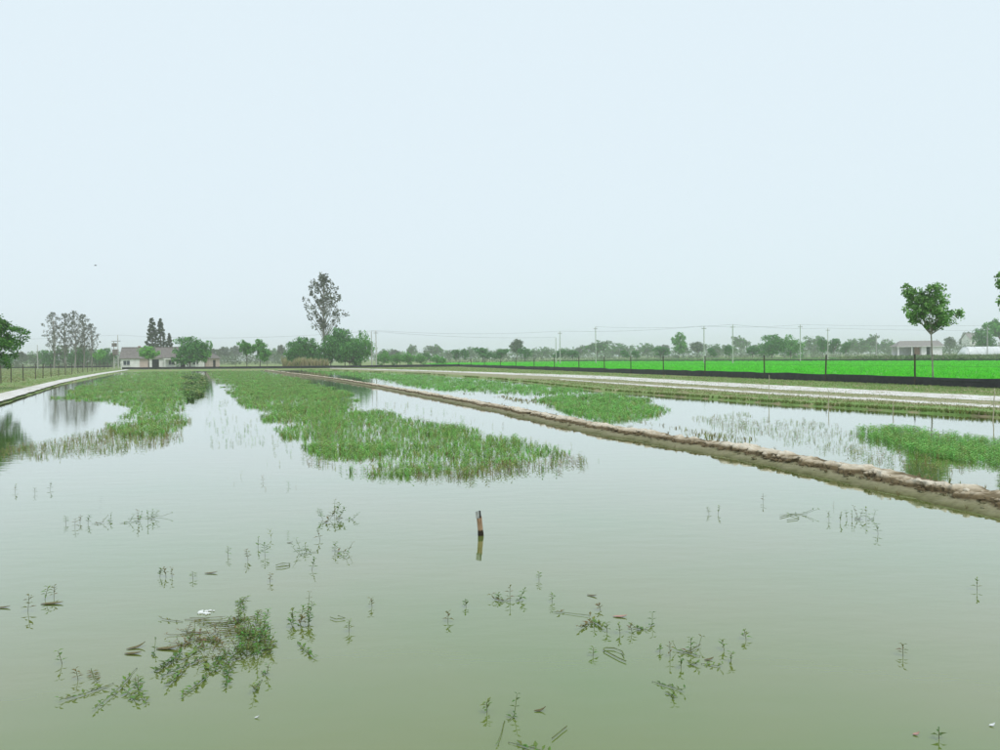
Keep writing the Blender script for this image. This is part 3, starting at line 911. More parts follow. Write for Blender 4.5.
# around the house on the far bank
tree_px('round_tree', ROUND_B, 149, 344.5, 186, 'bright green round tree right in front of the white house wall', wpx=21, unit_w=.85)
tree_px('round_tree', BUSHY, 190, 334.5, 188, 'dark bushy tree hiding the right end of the white house', wpx=33, unit_w=1.15, idx=0)
tree_px('round_tree', ROUND_M, 205, 341, 189, 'smaller leafy tree beside the dark bushy house tree', wpx=15, unit_w=.85, idx=0)
tree_px('conifer', CON, 153, 317.5, 232, 'taller grey-green conifer behind the house roof', wpx=22, unit_w=.38, idx=0)
tree_px('conifer', CON, 161.5, 318.5, 236, 'narrow grey-green conifer squeezed between two others behind the house', wpx=19, unit_w=.38, idx=1)
tree_px('conifer', CON, 170, 333, 230, 'short conifer behind the house roof, lowest of the three', wpx=14, unit_w=.38, idx=0)
tree_px('round_tree', ROUND_M, 247, 340.5, 186, 'round lollipop tree on the far bank, left of its twin', wpx=21, unit_w=1.0, idx=1)
tree_px('round_tree', ROUND_M, 260.5, 339.5, 186, 'round lollipop tree on the far bank, thicker twin', wpx=22, unit_w=.85, idx=0)
# the grove by the tall open tree
grove = 'dense green trees of the grove on the far bank'
gl = ['small round tree at the reedy end of the grove', 'rounded tree above the tan reeds in the grove', 'broad dark tree in the middle of the grove',
      'tallest dark tree of the grove below the open poplar', 'bright rounded tree at the pole end of the grove', 'low dark tree filling the grove beneath its tallest tree']
for (x, top, w, d, pr, i), l in zip([(294, 339.5, 24, 184, BUSHY, 0), (310, 335.5, 30, 188, BUSHY, 0), (331, 332.5, 32, 182, BUSHY, 0), (345, 326, 30, 186, BUSHY, 0), (361, 330, 28, 182, BUSHY, 1), (350, 341, 30, 178, BUSHY, 0)], gl):
    tree_px('grove_tree', pr, x, top, d, l, grove, w, [1.2, 1.4][i] if pr is BUSHY else .95, i)
tree_px('poplar', POP, 325, 275, 205, 'tall sparse poplar rising alone above the grove', wpx=50, unit_w=.54, idx=0)
for x, top, d, w, l in [(54, 313, 240, 27, 'sparse grey poplar at the outer end of the poplar row'), (66, 314, 246, 28, 'sparse grey poplar second along the poplar row'),
                        (75, 311.5, 242, 28, 'tallest sparse grey poplar in the poplar row'), (84, 315, 250, 28, 'sparse grey poplar beside the tallest of the row'),
                        (92, 324, 246, 22, 'shortest sparse grey poplar, nearest the transformer pole')]:
    tree_px('poplar', POP, x, top, d, l, 'row of grey poplars left of the house', w, .44, 1)

# trees behind the left field
LG = 'shadowy bushy trees behind the left field'
for x, top, w, d, pr in [(3, 353, 20, 260, BUSHY), (22, 351, 20, 300, HAZY), (36, 349, 22, 320, HAZY), (50, 349, 18, 260, BUSHY), (64, 345, 22, 262, HAZY), (78, 345, 20, 256, BUSHY),
                         (91, 346, 20, 270, HAZY), (104, 347, 16, 258, BUSHY), (113, 352, 10, 260, HAZY)]:
    tree_px('bushy_tree', pr, x, top, d, 'dull grey-green bushy tree in the belt nearest ' + near(x), LG, w, 1.2)
tree_px('round_tree', ROUND_B, 100, 348, 215, 'small bright green tree standing before the poplar belt', wpx=13, unit_w=.85)

# the tree line along the horizon
HG = 'pale hazy trees along the horizon'
for x, top, w in [(214, 348, 16), (224, 346, 20), (236, 345, 18), (272, 346, 16), (282, 344, 14), (395, 349, 16), (412, 344, 12), (434, 344, 22), (471, 345, 14), (500, 347, 16), (546, 345, 14),
                  (565, 347, 18), (597, 340, 30), (619, 341, 26), (648, 341, 20), (664, 344, 18), (698, 341, 24), (715, 342, 18), (741, 335, 18), (757, 343, 18), (814, 333, 24), (848, 339, 16), (858, 336, 20),
                  (871, 334, 16), (887, 337, 16), (905, 341, 18), (950, 336, 16), (968, 331, 20), (386, 347, 14), (450, 349, 16), (536, 347, 14), (580, 347, 16), (683, 346, 20), (730, 344, 14)]:
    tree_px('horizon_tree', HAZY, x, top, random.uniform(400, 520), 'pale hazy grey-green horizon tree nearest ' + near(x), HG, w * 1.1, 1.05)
DG = 'dark rounded trees at the back of the fields'
for x, top, w, d in [(427, 352, 9, 300), (456, 348.5, 9, 280), (465, 348, 11, 280), (483, 346.5, 20, 285), (502, 348, 17, 285), (525, 346.5, 18, 290), (560, 349, 14, 300), (573, 349, 14, 300), (625, 349.5, 10, 290),
                     (636, 350, 9, 290), (661, 346, 16, 310), (712, 347, 9, 280), (729, 344, 10, 280), (753, 345, 16, 300), (823, 336, 12, 300), (834, 337, 13, 300), (846, 341, 10, 310)]:
    tree_px('rounded_tree', ROUND_D, x, top, d, 'dark rounded tree at the field edge nearest ' + near(x), DG, w * 1.05, .98)
tree_px('leafy_tree', HAZY, 517, 338, 330, 'pale yellowish tree rising above the dark rounded tree row', wpx=18, unit_w=.9, idx=1)
tree_px('leafy_tree', ROUND_M, 679, 332.5, 330, 'pale green upright tree rising above the hazy horizon wood', wpx=19, unit_w=.9, idx=0)
tree_px('leafy_tree', BUSHY, 772, 333, 270, 'broad dark green tree between two poles behind the paddy', wpx=30, unit_w=1.25, idx=0)
tree_px('leafy_tree', BUSHY, 791, 334, 275, 'broad mid green tree hugging the darker one behind the paddy', wpx=28, unit_w=1.4, idx=1)
tree_px('leafy_tree', BUSHY, 985, 327, 300, 'leafy tree behind the white pole and polytunnel', wpx=22, unit_w=1.3, idx=0)
tree_px('leafy_tree', ROUND_M, 1001, 319, 290, 'taller leafy tree rising behind the polytunnel end', wpx=30, unit_w=.9, idx=1)
BG = 'low green bushes behind the far fence corner'
for x, top, w, d in [(384, 350, 18, 215), (397, 352, 16, 225), (408, 351, 18, 220), (421, 353, 14, 225), (437, 354, 14, 230), (443, 356, 8, 205)]:
    tree_px('bush', BUSHY, x, top, d, 'low mid green bush behind the far corner of the fence', BG, w, 1.4, 1)
# a far wood closing the horizon
def far_wood():
    cs, rs = [], []
    for i in range(520):
        a = rng.uniform(-1.0, 1.0)
        d = rng.uniform(640, 1000)
        x = a * d * .72
        h = rng.uniform(6, 12)
        for k in range(7):
            cs.append((x + rng.normal(0, 2.6), d + rng.normal(0, 2.6), GZ + h * rng.uniform(.15, .9))); rs.append(rng.uniform(1.3, 2.4))
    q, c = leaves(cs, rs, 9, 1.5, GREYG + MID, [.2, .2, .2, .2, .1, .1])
    tagit(link('far_wood', quad_mesh('far_wood', q, c, M['leaf'])), 'far hazy wood closing off the flat horizon', 'wood', kind='stuff')
far_wood()

def belt(label, px0, px1, d0, d1, n, hmin, hmax, cols):
    cs, rs = [], []
    for i in range(n):
        d = rng.uniform(d0, d1); x = (rng.uniform(px0, px1) - 500) / F * d
        h = rng.uniform(hmin, hmax) * (1 + .35 * float(vnoise(np.array([x * .06]), np.array([d * .02]), 3)[0]))
        for k in range(5):
            cs.append((x + rng.normal(0, h * .35), d + rng.normal(0, h * .3), GZ + h * rng.uniform(.1, .85))); rs.append(h * rng.uniform(.18, .32))
    q, c = leaves(cs, rs, 9, .42, cols, [.4, .3, .3])
    tagit(link('hedge', quad_mesh('hedge', q, c, M['leaf'])), label, 'hedge', kind='stuff')
belt('dull green shrub belt under the poplars', -20, 122, 262, 290, 210, 2.6, 4.8, GREYG)
belt('hazy shrub belt behind the lollipop trees', 206, 300, 300, 340, 150, 3.0, 5.0, GREYG)
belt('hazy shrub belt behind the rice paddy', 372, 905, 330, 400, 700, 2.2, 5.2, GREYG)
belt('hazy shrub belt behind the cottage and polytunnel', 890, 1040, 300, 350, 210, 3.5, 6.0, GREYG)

# tan reeds at the foot of the grove
def reeds():
    n = 520
    p = np.stack([rng.uniform(-52.5, -41.5, n) * 1.0, rng.uniform(174.5, 177, n), np.full(n, GZ)], 1)
    p[:, 0] = (rng.uniform(283, 328, n) - 500) / F * p[:, 1]
    hs = rng.uniform(.7, 2.3, n) * (1.1 + .7 * vnoise(p[:, 0] * .5, p[:, 1] * .2, 5))
    V, C = scatter_quads([tmpl_tuft(6, w=.09, spread=.22, seed=50), tmpl_tuft(6, w=.08, spread=.3, seed=51)], p, hs, np.full(n, 1.3), mixcol([(.52, .46, .27), (.42, .40, .20), (.30, .36, .13)], n, [.5, .3, .2]))
    tagit(link('reed_bed', quad_mesh('reed_bed', V, C, M['blade'])), 'tan reeds standing at the foot of the grove', 'reeds', kind='stuff')
reeds()

# ------------------------------------------------------------ fences
def post_mesh(h, r):
    b = MB()
    b.tube([(0, 0, -.3), (0, 0, h * .5), (0, 0, h)], [r, r * .97, r * .92], 8)
    b.tube([(0, 0, h), (0, 0, h + .03)], [r * 1.15, r * .6], 8)
    return b.mesh('fence_post', M['dark_steel'])

def sheet(name, pts, h, parent, seed, step=1.0):
    """sagging black plastic sheet standing along a line"""
    b = MB()
    pl = resample(pts, lambda p: max(.5, p.length * .012))
    v = []
    org = parent.location
    for i, p in enumerate(pl):
        w = float(fbm(np.array([p.x * .8]), np.array([p.y * .8]), seed, 2)[0])
        top = h * (1 + .09 * w)
        t = (pl[min(i + 1, len(pl) - 1)] - pl[max(i - 1, 0)]).normalized()
        nn = Vector((-t.y, t.x, 0))
        for zz, o in ((-.1, 0), (top * .35, .03 * w), (top * .7, -.05 * w), (top, .02 * w), (top * .98, .02 * w + .012), (-.1, .012)):
            v.append((p.x + nn.x * o - org.x, p.y + nn.y * o - org.y, zz))
    b.add(v, [(i * 6 + j, i * 6 + j + 1, (i + 1) * 6 + j + 1, (i + 1) * 6 + j) for i in range(len(pl) - 1) for j in range(5)])
    return b.build(name, M['black_sheet'], parent)

def fence_wire(pts, z, r, parent, sag=.03):
    b = MB()
    v = []
    org = parent.location
    for a, c in zip(pts[:-1], pts[1:]):
        for k in range(3):
            q = a.lerp(c, k / 3)
            v.append((q.x - org.x, q.y - org.y, z - sag * math.sin(math.pi * k / 3)))
    v.append((pts[-1].x - org.x, pts[-1].y - org.y, z))
    b.tube(v, r, 4)
    return b.build('wire', M['wire'], parent)

rf = empty('wire_fence', (FA.x, FA.y, GZ), 'wire fence with dark posts and black plastic sheet along the rice paddy', 'fence')
pmesh = post_mesh(1.80, .055)
ppx = [1085, 915, 825.5, 764.5, 705, 663.5, 631, 604.5, 579, 554.5, 534, 516, 500.5, 484.5, 471, 459]
ppos = []
for i, x in enumerate(ppx):
    p = on_line(x, FA, FB)
    ppos.append(p)
    o = link('post', pmesh, None, rf)
    o.location = (p.x - FA.x, p.y - FA.y, 0)
    o.rotation_euler = (random.uniform(-.012, .012), random.uniform(-.03, .012), random.uniform(0, 6))
sheet('black_sheet', [F0, FB], .50, rf, 3)
for z in (1.72, 1.15): fence_wire(ppos, z, .006, rf)

# far fence, across the end of the ponds
fpts = [FB, P(430, 367.0, GZ), P(400, 367.3, GZ), P(300, 368.3, GZ), P(205, 368.9, GZ), P(122, 369.3, GZ)]
ff = empty('wire_fence', (fpts[2].x, fpts[2].y, GZ), 'low black sheet fence along the far end of the ponds, before the house', 'fence')
sheet('black_sheet', fpts[::-1], .50, ff, 8)
fp2 = [p for p in resample(fpts, 9.0)][1:]
pm2 = post_mesh(1.5, .04)
for p in fp2:
    o = link('post', pm2, None, ff)
    o.location = (p.x - ff.location.x, p.y - ff.location.y, 0)
    o.rotation_euler = (random.uniform(-.03, .03), random.uniform(-.03, .03), 0)
fence_wire(fp2, 1.4, .008, ff)

# left fence
LA, LB = P(0, 384.0, GZ), P(108, 369.4, GZ)
lfe = empty('wire_fence', (LA.x, LA.y, GZ), 'wire fence with thin dark posts along the left grass verge', 'fence')
lpos = [on_line_l for on_line_l in []]
def on_line_left(px):
    lo, hi = -0.5, 2.0
    def col_of(t):
        p = LA + (LB - LA) * t - Vector((0, 0, H))
        return 500 + F * p.dot(rt) / p.dot(fw)
    for _ in range(50):
        mid = (lo + hi) / 2
        if col_of(mid) < px: lo = mid
        else: hi = mid
    return LA + (LB - LA) * lo
pm3 = post_mesh(1.75, .045)
for x in (-32, 1, 11, 23.5, 35.5, 43, 51, 58.5, 65.5, 72, 78, 83, 87.5, 92, 96, 100, 104, 108):
    p = on_line_left(x); lpos.append(p)
    o = link('post', pm3, None, lfe)
    o.location = (p.x - LA.x, p.y - LA.y, 0)
    o.rotation_euler = (random.uniform(-.03, .03), random.uniform(-.04, .04), 0)
for z in (1.65, 1.2, .75, .35): fence_wire(lpos, z, .006, lfe)
# black sheet across the left field
bl = [P(-120, 368.3, GZ), P(0, 368.4, GZ), P(60, 368.0, GZ), P(112, 367.2, GZ)]
bf = empty('sheet_barrier', (bl[1].x, bl[1].y, GZ), 'low black plastic barrier across the yellowish left field', 'barrier')
sheet('black_sheet', bl, .5, bf, 12)
# and at the back of the paddy
bp_ = [P(560, 361.6, GZ), P(700, 361.4, GZ), P(860, 361.3, GZ), P(1000, 361.2, GZ), P(1200, 361.0, GZ)]
bf = empty('sheet_barrier', (bp_[1].x, bp_[1].y, GZ), 'thin dark barrier line along the back of the paddy', 'barrier')
sheet('black_sheet', bp_, .42, bf, 13)

# bamboo stakes at the right pond's far edge
for (x0, y0, x1, y1), l in zip([(992.5, 420, 995, 388.5), (828.5, 408, 829, 390.5), (893, 413, 893.5, 402), (768.5, 402, 769.5, 375)],
                               ['tall pale bamboo stake at the water edge beside the fresh weed bed', 'slim pale stake at the water edge below the paddy fence', 'shortest pale stake at the far water edge',
                                'pale stake on the bank in line with the wheel tracks']):
    a = P(x0, y0, 0); k = a.y / F
    h = (y0 - y1) * k
    b = MB(); pts, rad = [], []
    for i in range(9):
        t = i / 8
        pts.append(((x1 - x0) * k * t + .008 * math.sin(i * 2), .02 * t, -.4 + (h + .4) * t)); rad.append(.017 * (1 - .3 * t))
    b.tube(pts, rad, 7)
    for i in range(1, 6):
        z = h * i / 6
        b.tube([((x1 - x0) * k * (z + .4) / (h + .4), .01, z - .008), ((x1 - x0) * k * (z + .4) / (h + .4), .01, z + .008)], .021, 7)
    o = b.build('bamboo_stake', M['bamboo']); o.location = a
    tagit(o, l, 'stake', 'bamboo stakes')

# ------------------------------------------------------------ the wooden post in the pond
def pond_post():
    base = P(480.8, 535.5, 0); k = base.y / F
    e = empty('wooden_post', base, 'short weathered wooden post standing alone in open water', 'post')
    mt, nt, bs = new_mat('post_wood')
    N, L = nt.nodes, nt.links
    tc = N.new('ShaderNodeTexCoord'); sp = N.new('ShaderNodeSeparateXYZ'); L.new(tc.outputs['Object'], sp.inputs[0])
    no = N.new('ShaderNodeTexNoise'); no.inputs['Scale'].default_value = 9; no.inputs['Detail'].default_value = 8
    mp = N.new('ShaderNodeMapping'); mp.inputs['Scale'].default_value = (4, 4, .8)
    L.new(tc.outputs['Object'], mp.inputs[0]); L.new(mp.outputs[0], no.inputs['Vector'])
    cr = N.new('ShaderNodeValToRGB')
    cr.color_ramp.elements[0].position = .3; cr.color_ramp.elements[0].color = (.20, .115, .06, 1)
    cr.color_ramp.elements[1].position = .7; cr.color_ramp.elements[1].color = (.52, .36, .23, 1)
    L.new(no.outputs['Fac'], cr.inputs[0])
    ad = N.new('ShaderNodeMath'); ad.operation = 'MULTIPLY_ADD'; L.new(no.outputs['Fac'], ad.inputs[0]); ad.inputs[1].default_value = -.04; L.new(sp.outputs['Z'], ad.inputs[2])
    mr = N.new('ShaderNodeMapRange'); mr.inputs['From Min'].default_value = .035; mr.inputs['From Max'].default_value = .055; L.new(ad.outputs[0], mr.inputs['Value'])
    mx_ = N.new('ShaderNodeMix'); mx_.data_type = 'RGBA'; L.new(mr.outputs[0], mx_.inputs[0])
    mx_.inputs[6].default_value = (.03, .022, .014, 1); L.new(cr.outputs[0], mx_.inputs[7])
    L.new(mx_.outputs[2], bs.inputs['Base Color']); bs.inputs['Roughness'].default_value = .75
    bp = N.new('ShaderNodeBump'); bp.inputs['Strength'].default_value = .7; bp.inputs['Distance'].default_value = .006
    L.new(no.outputs['Fac'], bp.inputs['Height']); L.new(bp.outputs['Normal'], bs.inputs['Normal'])
    b = MB(); n = 16; rows = []
    hh = 25.5 * k
    zs = [-.35, -.1, .0, .03, .07, .12, .17, hh * .72]
    for i, z in enumerate(zs):
        for a in range(n):
            q = 6.283 * a / n
            r = (.032 if z < .05 else .028) * (1 + .12 * math.sin(q * 2 + .6) + .06 * math.sin(q * 5 + z * 20))
            rows.append((-.020 * max(0, z) / .28 + r * math.cos(q), r * math.sin(q), z + (.012 * math.sin(q + 1) if i == len(zs) - 1 else 0)))
    b.add(rows, [(i * n + a, i * n + (a + 1) % n, (i + 1) * n + (a + 1) % n, (i + 1) * n + a) for i in range(len(zs) - 1) for a in range(n)] + [tuple((len(zs) - 1) * n + a for a in range(n))])
    b.build('shaft', mt, e, True)
    grey = mat('grey_wood', (.42, .44, .42), (.25, .26, .25), 14, .85)
    b = MB(); x0 = -.022
    z0, z1 = hh * .70, hh * 1.0
    b.add([(x0 - .033, -.028, z0), (x0 + .008, -.031, z0), (x0 + .008, .024, z0), (x0 - .03, .024, z0),
           (x0 - .036, -.02, z1 * .96), (x0 + .004, -.022, z1), (x0 + .006, .018, z1 * .97), (x0 - .03, .018, z1 * .93)],
          [(3, 2, 1, 0), (4, 5, 6, 7), (0, 1, 5, 4), (1, 2, 6, 5), (2, 3, 7, 6), (3, 0, 4, 7)])
    tagit(b.build('split_top', grey, e), 'grey weathered split at the top of the post')
    b = MB()
    b.add([(x0 + .010, -.026, z0 + .01), (x0 + .03, -.022, z0 + .0), (x0 + .03, .018, z0), (x0 + .010, .02, z0),
           (x0 + .009, -.024, z1 * 1.01), (x0 + .024, -.015, z1 * .985), (x0 + .022, .012, z1 * .96), (x0 + .009, .016, z1 * .97)],
          [(3, 2, 1, 0), (4, 5, 6, 7), (0, 1, 5, 4), (1, 2, 6, 5), (2, 3, 7, 6), (3, 0, 4, 7)])
    tagit(b.build('dark_splinter', M['dark_opening'], e), 'dark splinter at the top of the post')  # near-black piece on the right side of the post's top
pond_post()

# ------------------------------------------------------------ waterweed sprigs in the foreground
def leaf_quads(base, d, L, W, droop, tone):
    """a pointed leaf of two folded quads along direction d"""
    d = Vector(d).normalized()
    s = d.cross(Vector((0, 0, 1)))
    if s.length < .1: s = Vector((1, 0, 0))
    s.normalize(); u = s.cross(d)
    b = Vector(base)
    m1 = b + d * L * .45
    tip = b + d * L - u * L * droop
    f = u * W * .18
    return [[b, m1 + s * W * .5 + f, tip, m1], [b, m1, tip, m1 - s * W * .5 + f]], tone

WG = [(.15, .25, .06), (.10, .18, .045), (.19, .27, .08), (.19, .17, .07)]
def sprig_geo(length, az, rise, nleaf, leafL, lie=0.0, tint=None, curl=.13):
    """stem path and leaf quads of one shoot. lie = metres it trails on the water before rising"""
    pts = []
    n = 8
    a = az
    p = Vector((0, 0, .006))
    total = lie + length
    for i in range(n + 1):
        s = total * i / n
        pts.append(p.copy())
        a += random.uniform(-curl, curl)
        if s < lie: d = Vector((math.cos(a), math.sin(a), .015))
        else: d = Vector((math.cos(a) * (1 - rise), math.sin(a) * (1 - rise), rise + .05))
        p = p + d.normalized() * total / n
    Q, C = [], []
    base = tint or random.choice(WG)
    for j in range(nleaf):
        t = (.25 + .75 * j / max(1, nleaf - 1)) if nleaf > 1 else 1
        f = t * n
        i = min(n - 1, int(f))
        q = pts[i].lerp(pts[i + 1], f - i)
        rot = random.uniform(0, 3.14) + j * 1.57
        for sgn in (0, 1):
            az2 = rot + sgn * math.pi
            L = leafL * random.uniform(.75, 1.2) * (1 - .25 * t if j < nleaf - 1 else .7)
            qs, tn = leaf_quads(q, (math.cos(az2), math.sin(az2), random.uniform(.05, .6)), L, L * random.uniform(.36, .48), random.uniform(0, .25), base)
            for x in qs:
                Q.append([v[:] for v in x]); C.append([k * random.uniform(.8, 1.25) for k in tn])
    return pts, Q, C

def sprig_thing(px, py, shoots, label, group=None, name='waterweed_sprig', stem='stem'):
    """shoots: list of (dx, dy, length, az, rise, nleaf, leafL, lie)"""
    e = empty(name, P(px, py, 0), label, 'waterweed', group)
    b = MB(); Q, C = [], []
    for (dx, dy, length, az, rise, nl, lL, lie) in shoots:
        pts, q, c = sprig_geo(length, az, rise, nl, lL * 1.15, lie)
        o = Vector((dx, dy, 0))
        pts = [p + o for p in pts]
        pts = [Vector((pts[0].x, pts[0].y, -.12))] + pts
        b.tube(pts, [.0019] * (len(pts) - 1) + [.0012], 5)
        Q += [[(v[0] + dx, v[1] + dy, v[2]) for v in x] for x in q]; C += c
    b.build('stem', M[stem], e, True)
    if Q:
        link('leaves', quad_mesh('leaves', np.array(Q), np.array(C), M['weed']), None, e)
    return e

SG = 'single waterweed sprigs in the open water'
L_UP = 'single upright waterweed sprig standing clear in open water'
random.seed(21)
# upright single sprigs: px, py, height in px
ups = [(28, 612, 22), (45, 600, 18), (54, 598, 16), (62, 664, 20), (78, 680, 16), (138, 688, 16), (160, 577, 12), (166, 577, 14), (172, 577, 14), (193, 579, 10),
       (228, 556, 14), (248, 560, 16), (258, 548, 16), (265, 556, 18), (270, 582, 12), (312, 570, 18), (349, 632, 18), (372, 607, 14), (66, 524, 10), (75, 528, 12), (80, 523, 10), (88, 524, 12),
       (448, 622, 16), (466, 607, 10), (499, 600, 9), (539, 580, 12), (552, 602, 14), (594, 628, 12), (607, 632, 14), (620, 634, 16), (632, 633, 14), (593, 656, 12),
       (660, 652, 10), (670, 656, 22), (681, 668, 14), (691, 652, 22), (724, 650, 14), (731, 662, 14), (746, 640, 14), (903, 656, 16), (977, 590, 16), (939, 739, 14), (487, 712, 18),
       (709, 514, 10), (718, 514, 12), (763, 502, 12), (829, 520, 12), (840, 522, 14), (852, 520, 12), (866, 520, 18), (878, 534, 14), (15, 492, 10), (35, 494, 8), (50, 490, 10),
       (320, 540, 18), (306, 552, 12), (335, 552, 16), (600, 610, 10)]
SPOT = [(222, 640, 'the tangled weed mat'), (112, 690, 'the drooping leafy bunch'), (50, 604, 'the long dark floating leaf'), (330, 530, 'the bushy olive clump'), (250, 560, 'the flat looped stem'), (166, 577, 'the small olive leaf'),
        (300, 622, 'the dense upright bunch'), (100, 524, 'the long row of brown-tipped shoots'), (40, 490, 'the brown weed fringe'), (480, 600, 'the spreading rosette'), (600, 630, 'the arching runner'), (684, 660, 'the crossing stems'),
        (738, 650, 'the floating leaf by the crossing stems'), (855, 520, 'the zigzag stalks'), (720, 512, 'the sparse shoots below the dike'), (500, 735, 'the long pale arching stem'), (939, 739, 'the pinkish scrap')]
for x, y, hp in ups:
    q_ = min(SPOT, key=lambda l: math.hypot(l[0] - x, l[1] - y))
    L_UP = 'upright waterweed sprig beside ' + q_[2] if math.hypot(q_[0] - x, q_[1] - y) < 75 else ('lone upright waterweed sprig far out from all other weeds' if y > 620 else 'lone upright waterweed sprig below the end of the dike')
    dd = P(x, y, 0).length
    h = hp * .60 * dd / F
    sprig_thing(x, y, [(0, 0, h, random.uniform(0, 6.28), random.uniform(.75, .98), random.choice([3, 4, 4, 5]), max(.042, h * .46), 0)], L_UP, SG)
# trailing ones
tr = [(240, 600, [(0, 0, .06, -1.4, .3, 8, .045, .32), (.04, .1, .05, -1.7, .4, 6, .045, .2)], 'double leafy shoot trailing on the water above the tangled weed mat'),
      (112, 690, [(.0, .35, .05, -1.6, .3, 9, .05, .6), (.06, .2, .05, -1.3, .3, 8, .05, .42), (-.04, .1, .05, -2.0, .3, 8, .05, .3), (.08, .0, .05, -.9, .4, 6, .05, .2), (.02, .55, .10, 1.8, .5, 3, .04, .1)], 'drooping bunch of leafy shoots left of the tangled weed mat'),
      (82, 676, [(0, .12, .04, -1.0, .3, 6, .04, .26)], 'short leafy runner bending over beside the drooping bunch'),
      (300, 622, [(0, 0, .12, 1, .7, 6, .05, 0), (.06, .03, .14, .5, .8, 7, .05, 0), (-.05, -.02, .10, 2, .7, 6, .05, 0), (.02, -.08, .10, -1, .6, 6, .05, 0), (.09, -.1, .10, -1, .7, 6, .05, 0), (-.03, -.12, .08, -2, .6, 6, .05, 0), (.04, .1, .2, 1, .9, 4, .04, 0)], 'dense upright leafy bunch standing right of the weed mat'),
      (294, 648, [(0, .1, .04, -.9, .3, 8, .045, .34)], 'leafy runner lying just below the dense upright bunch'),
      (255, 690, [(0, .15, .10, -1.5, .4, 8, .045, .16)], 'pale whitish leafy sprig standing below the weed mat'),
      (330, 520, [(0, 0, .16, .5, .6, 7, .06, 0), (.1, .06, .16, .2, .6, 7, .06, 0), (-.1, .02, .14, 2.5, .6, 7, .06, 0), (.05, .15, .18, 1, .7, 7, .06, 0), (-.05, -.12, .1, -1, .5, 6, .06, .1), (.2, .0, .1, 0, .5, 5, .05, .1), (.0, .28, .2, 1.5, .9, 4, .05, 0), (.13, -.1, .1, -1, .5, 6, .06, 0)], 'bushy olive weed clump rising in mid pond'),
      (318, 552, [(0, 0, .15, -2.5, .5, 4, .05, .2), (-.1, .1, .15, 3, .7, 4, .05, .1), (.15, .05, .12, -.5, .6, 4, .05, .2), (.2, -.1, .1, -.8, .5, 4, .05, .2)], 'straggling shoots just below the bushy olive clump'),
      (510, 602, [(0, 0, .07, 2.8, .5, 4, .055, .12), (.05, .03, .10, .3, .6, 5, .055, .03), (0, .03, .11, 1.5, .9, 3, .045, 0)], 'small spreading rosette of leaves on a bent stem'),
      (590, 622, [(-.3, .25, .02, -.2, .2, 2, .05, .32), (.0, .06, .04, -1.2, .3, 7, .055, .2), (.03, .02, .05, -2.1, .3, 6, .055, .18)], 'arching runner with a leafy end in open water'),
      (651, 628, [(0, .02, .10, 1.2, .9, 3, .05, .04), (-.03, -.05, .05, 3.0, .3, 5, .055, .08)], 'bent sprig with a spray of leaves at its foot'),
      (684, 660, [(0, .1, .08, .6, .6, 4, .045, .2), (.12, .05, .08, 2.2, .6, 4, .045, .16), (.02, -.05, .05, -1, .4, 4, .04, .05), (.1, -.08, .05, -.4, .4, 4, .04, .1)], 'crossing stems with leaf sprays near the upright row'),
      (664, 690, [(-.05, .12, .04, -.8, .4, 5, .04, .2), (.02, -.05, .05, -1.4, .5, 4, .045, .05)], 'short drooping sprig below the crossing stems'),
      (505, 745, [(.02, .28, .14, 1.1, .75, 5, .035, .05), (0, .28, .02, -1.7, .2, 1, .03, .26), (.02, .02, .03, -.6, .2, 7, .05, .3)], 'long pale arching stem with dark leafy tail'),
      (855, 520, [(0, 0, .14, .4, .6, 4, .05, .06), (.1, .02, .16, 2.4, .7, 4, .05, .05), (.15, -.02, .12, .5, .6, 4, .05, .1), (-.08, .05, .1, 2, .8, 3, .05, 0)], 'zigzag cluster of thin stalks below the dike'),
      (780, 515, [(0, 0, .2, .1, .25, 3, .05, .3), (.15, .06, .15, -.3, .3, 3, .05, .15)], 'low looping stems on the water below the dike'),
      (100, 524, [(-.1, 0, .12, .4, .5, 4, .05, .1), (.1, .05, .12, 2, .6, 5, .05, .1), (.25, .02, .12, .2, .6, 5, .05, .1), (.38, .06, .12, 1, .7, 5, .05, .1), (.5, 0, .16, 2.4, .8, 4, .05, 0), (.6, .05, .14, 2.2, .8, 4, .05, 0)], 'long row of brown-tipped shoots linked by a floating stem'),
      (140, 520, [(-.2, .1, .16, 0, .2, 2, .05, .4), (.1, .04, .13, .5, .7, 5, .05, .05), (.16, 0, .12, 1.5, .8, 5, .05, .0)], 'floating stem ending in two leafy shoots')]
for x, y, sh_, l in tr:
    sprig_thing(x, y, sh_, l, name='waterweed_clump', stem='green_stem')
# one leafless bent stem
def bent_stem(px_pts, label, r=.004):
    w = [P(x, y, .012) for x, y in px_pts]
    b = MB(); b.tube([p - w[0] for p in w], r, 6)
    o = b.build('floating_stem', M['green_stem']); o.location = w[0]
    return tagit(o, label, 'stem')
bent_stem([(626, 661), (619, 658), (604, 650), (603.5, 648.5), (606, 647.5), (614, 648), (622, 651), (624, 655)], 'bare looped stem floating below the upright row')
bent_stem([(552, 738), (557, 734), (563, 729), (567, 726)], 'short bare pale stem floating near the long arching one', .003)
bent_stem([(276, 565), (283, 563), (290, 563.5), (289, 565.5), (282, 567), (276, 567)], 'flat looped stem floating above the leafy double shoot')
bent_stem([(780, 517), (790, 514.5), (799, 517), (797, 519), (787, 520)], 'thin looped stem on the water beside the zigzag cluster')
bent_stem([(330, 617), (336, 619), (345, 618), (338, 615.5)], 'tiny looped stem beside the dense upright bunch', .003)

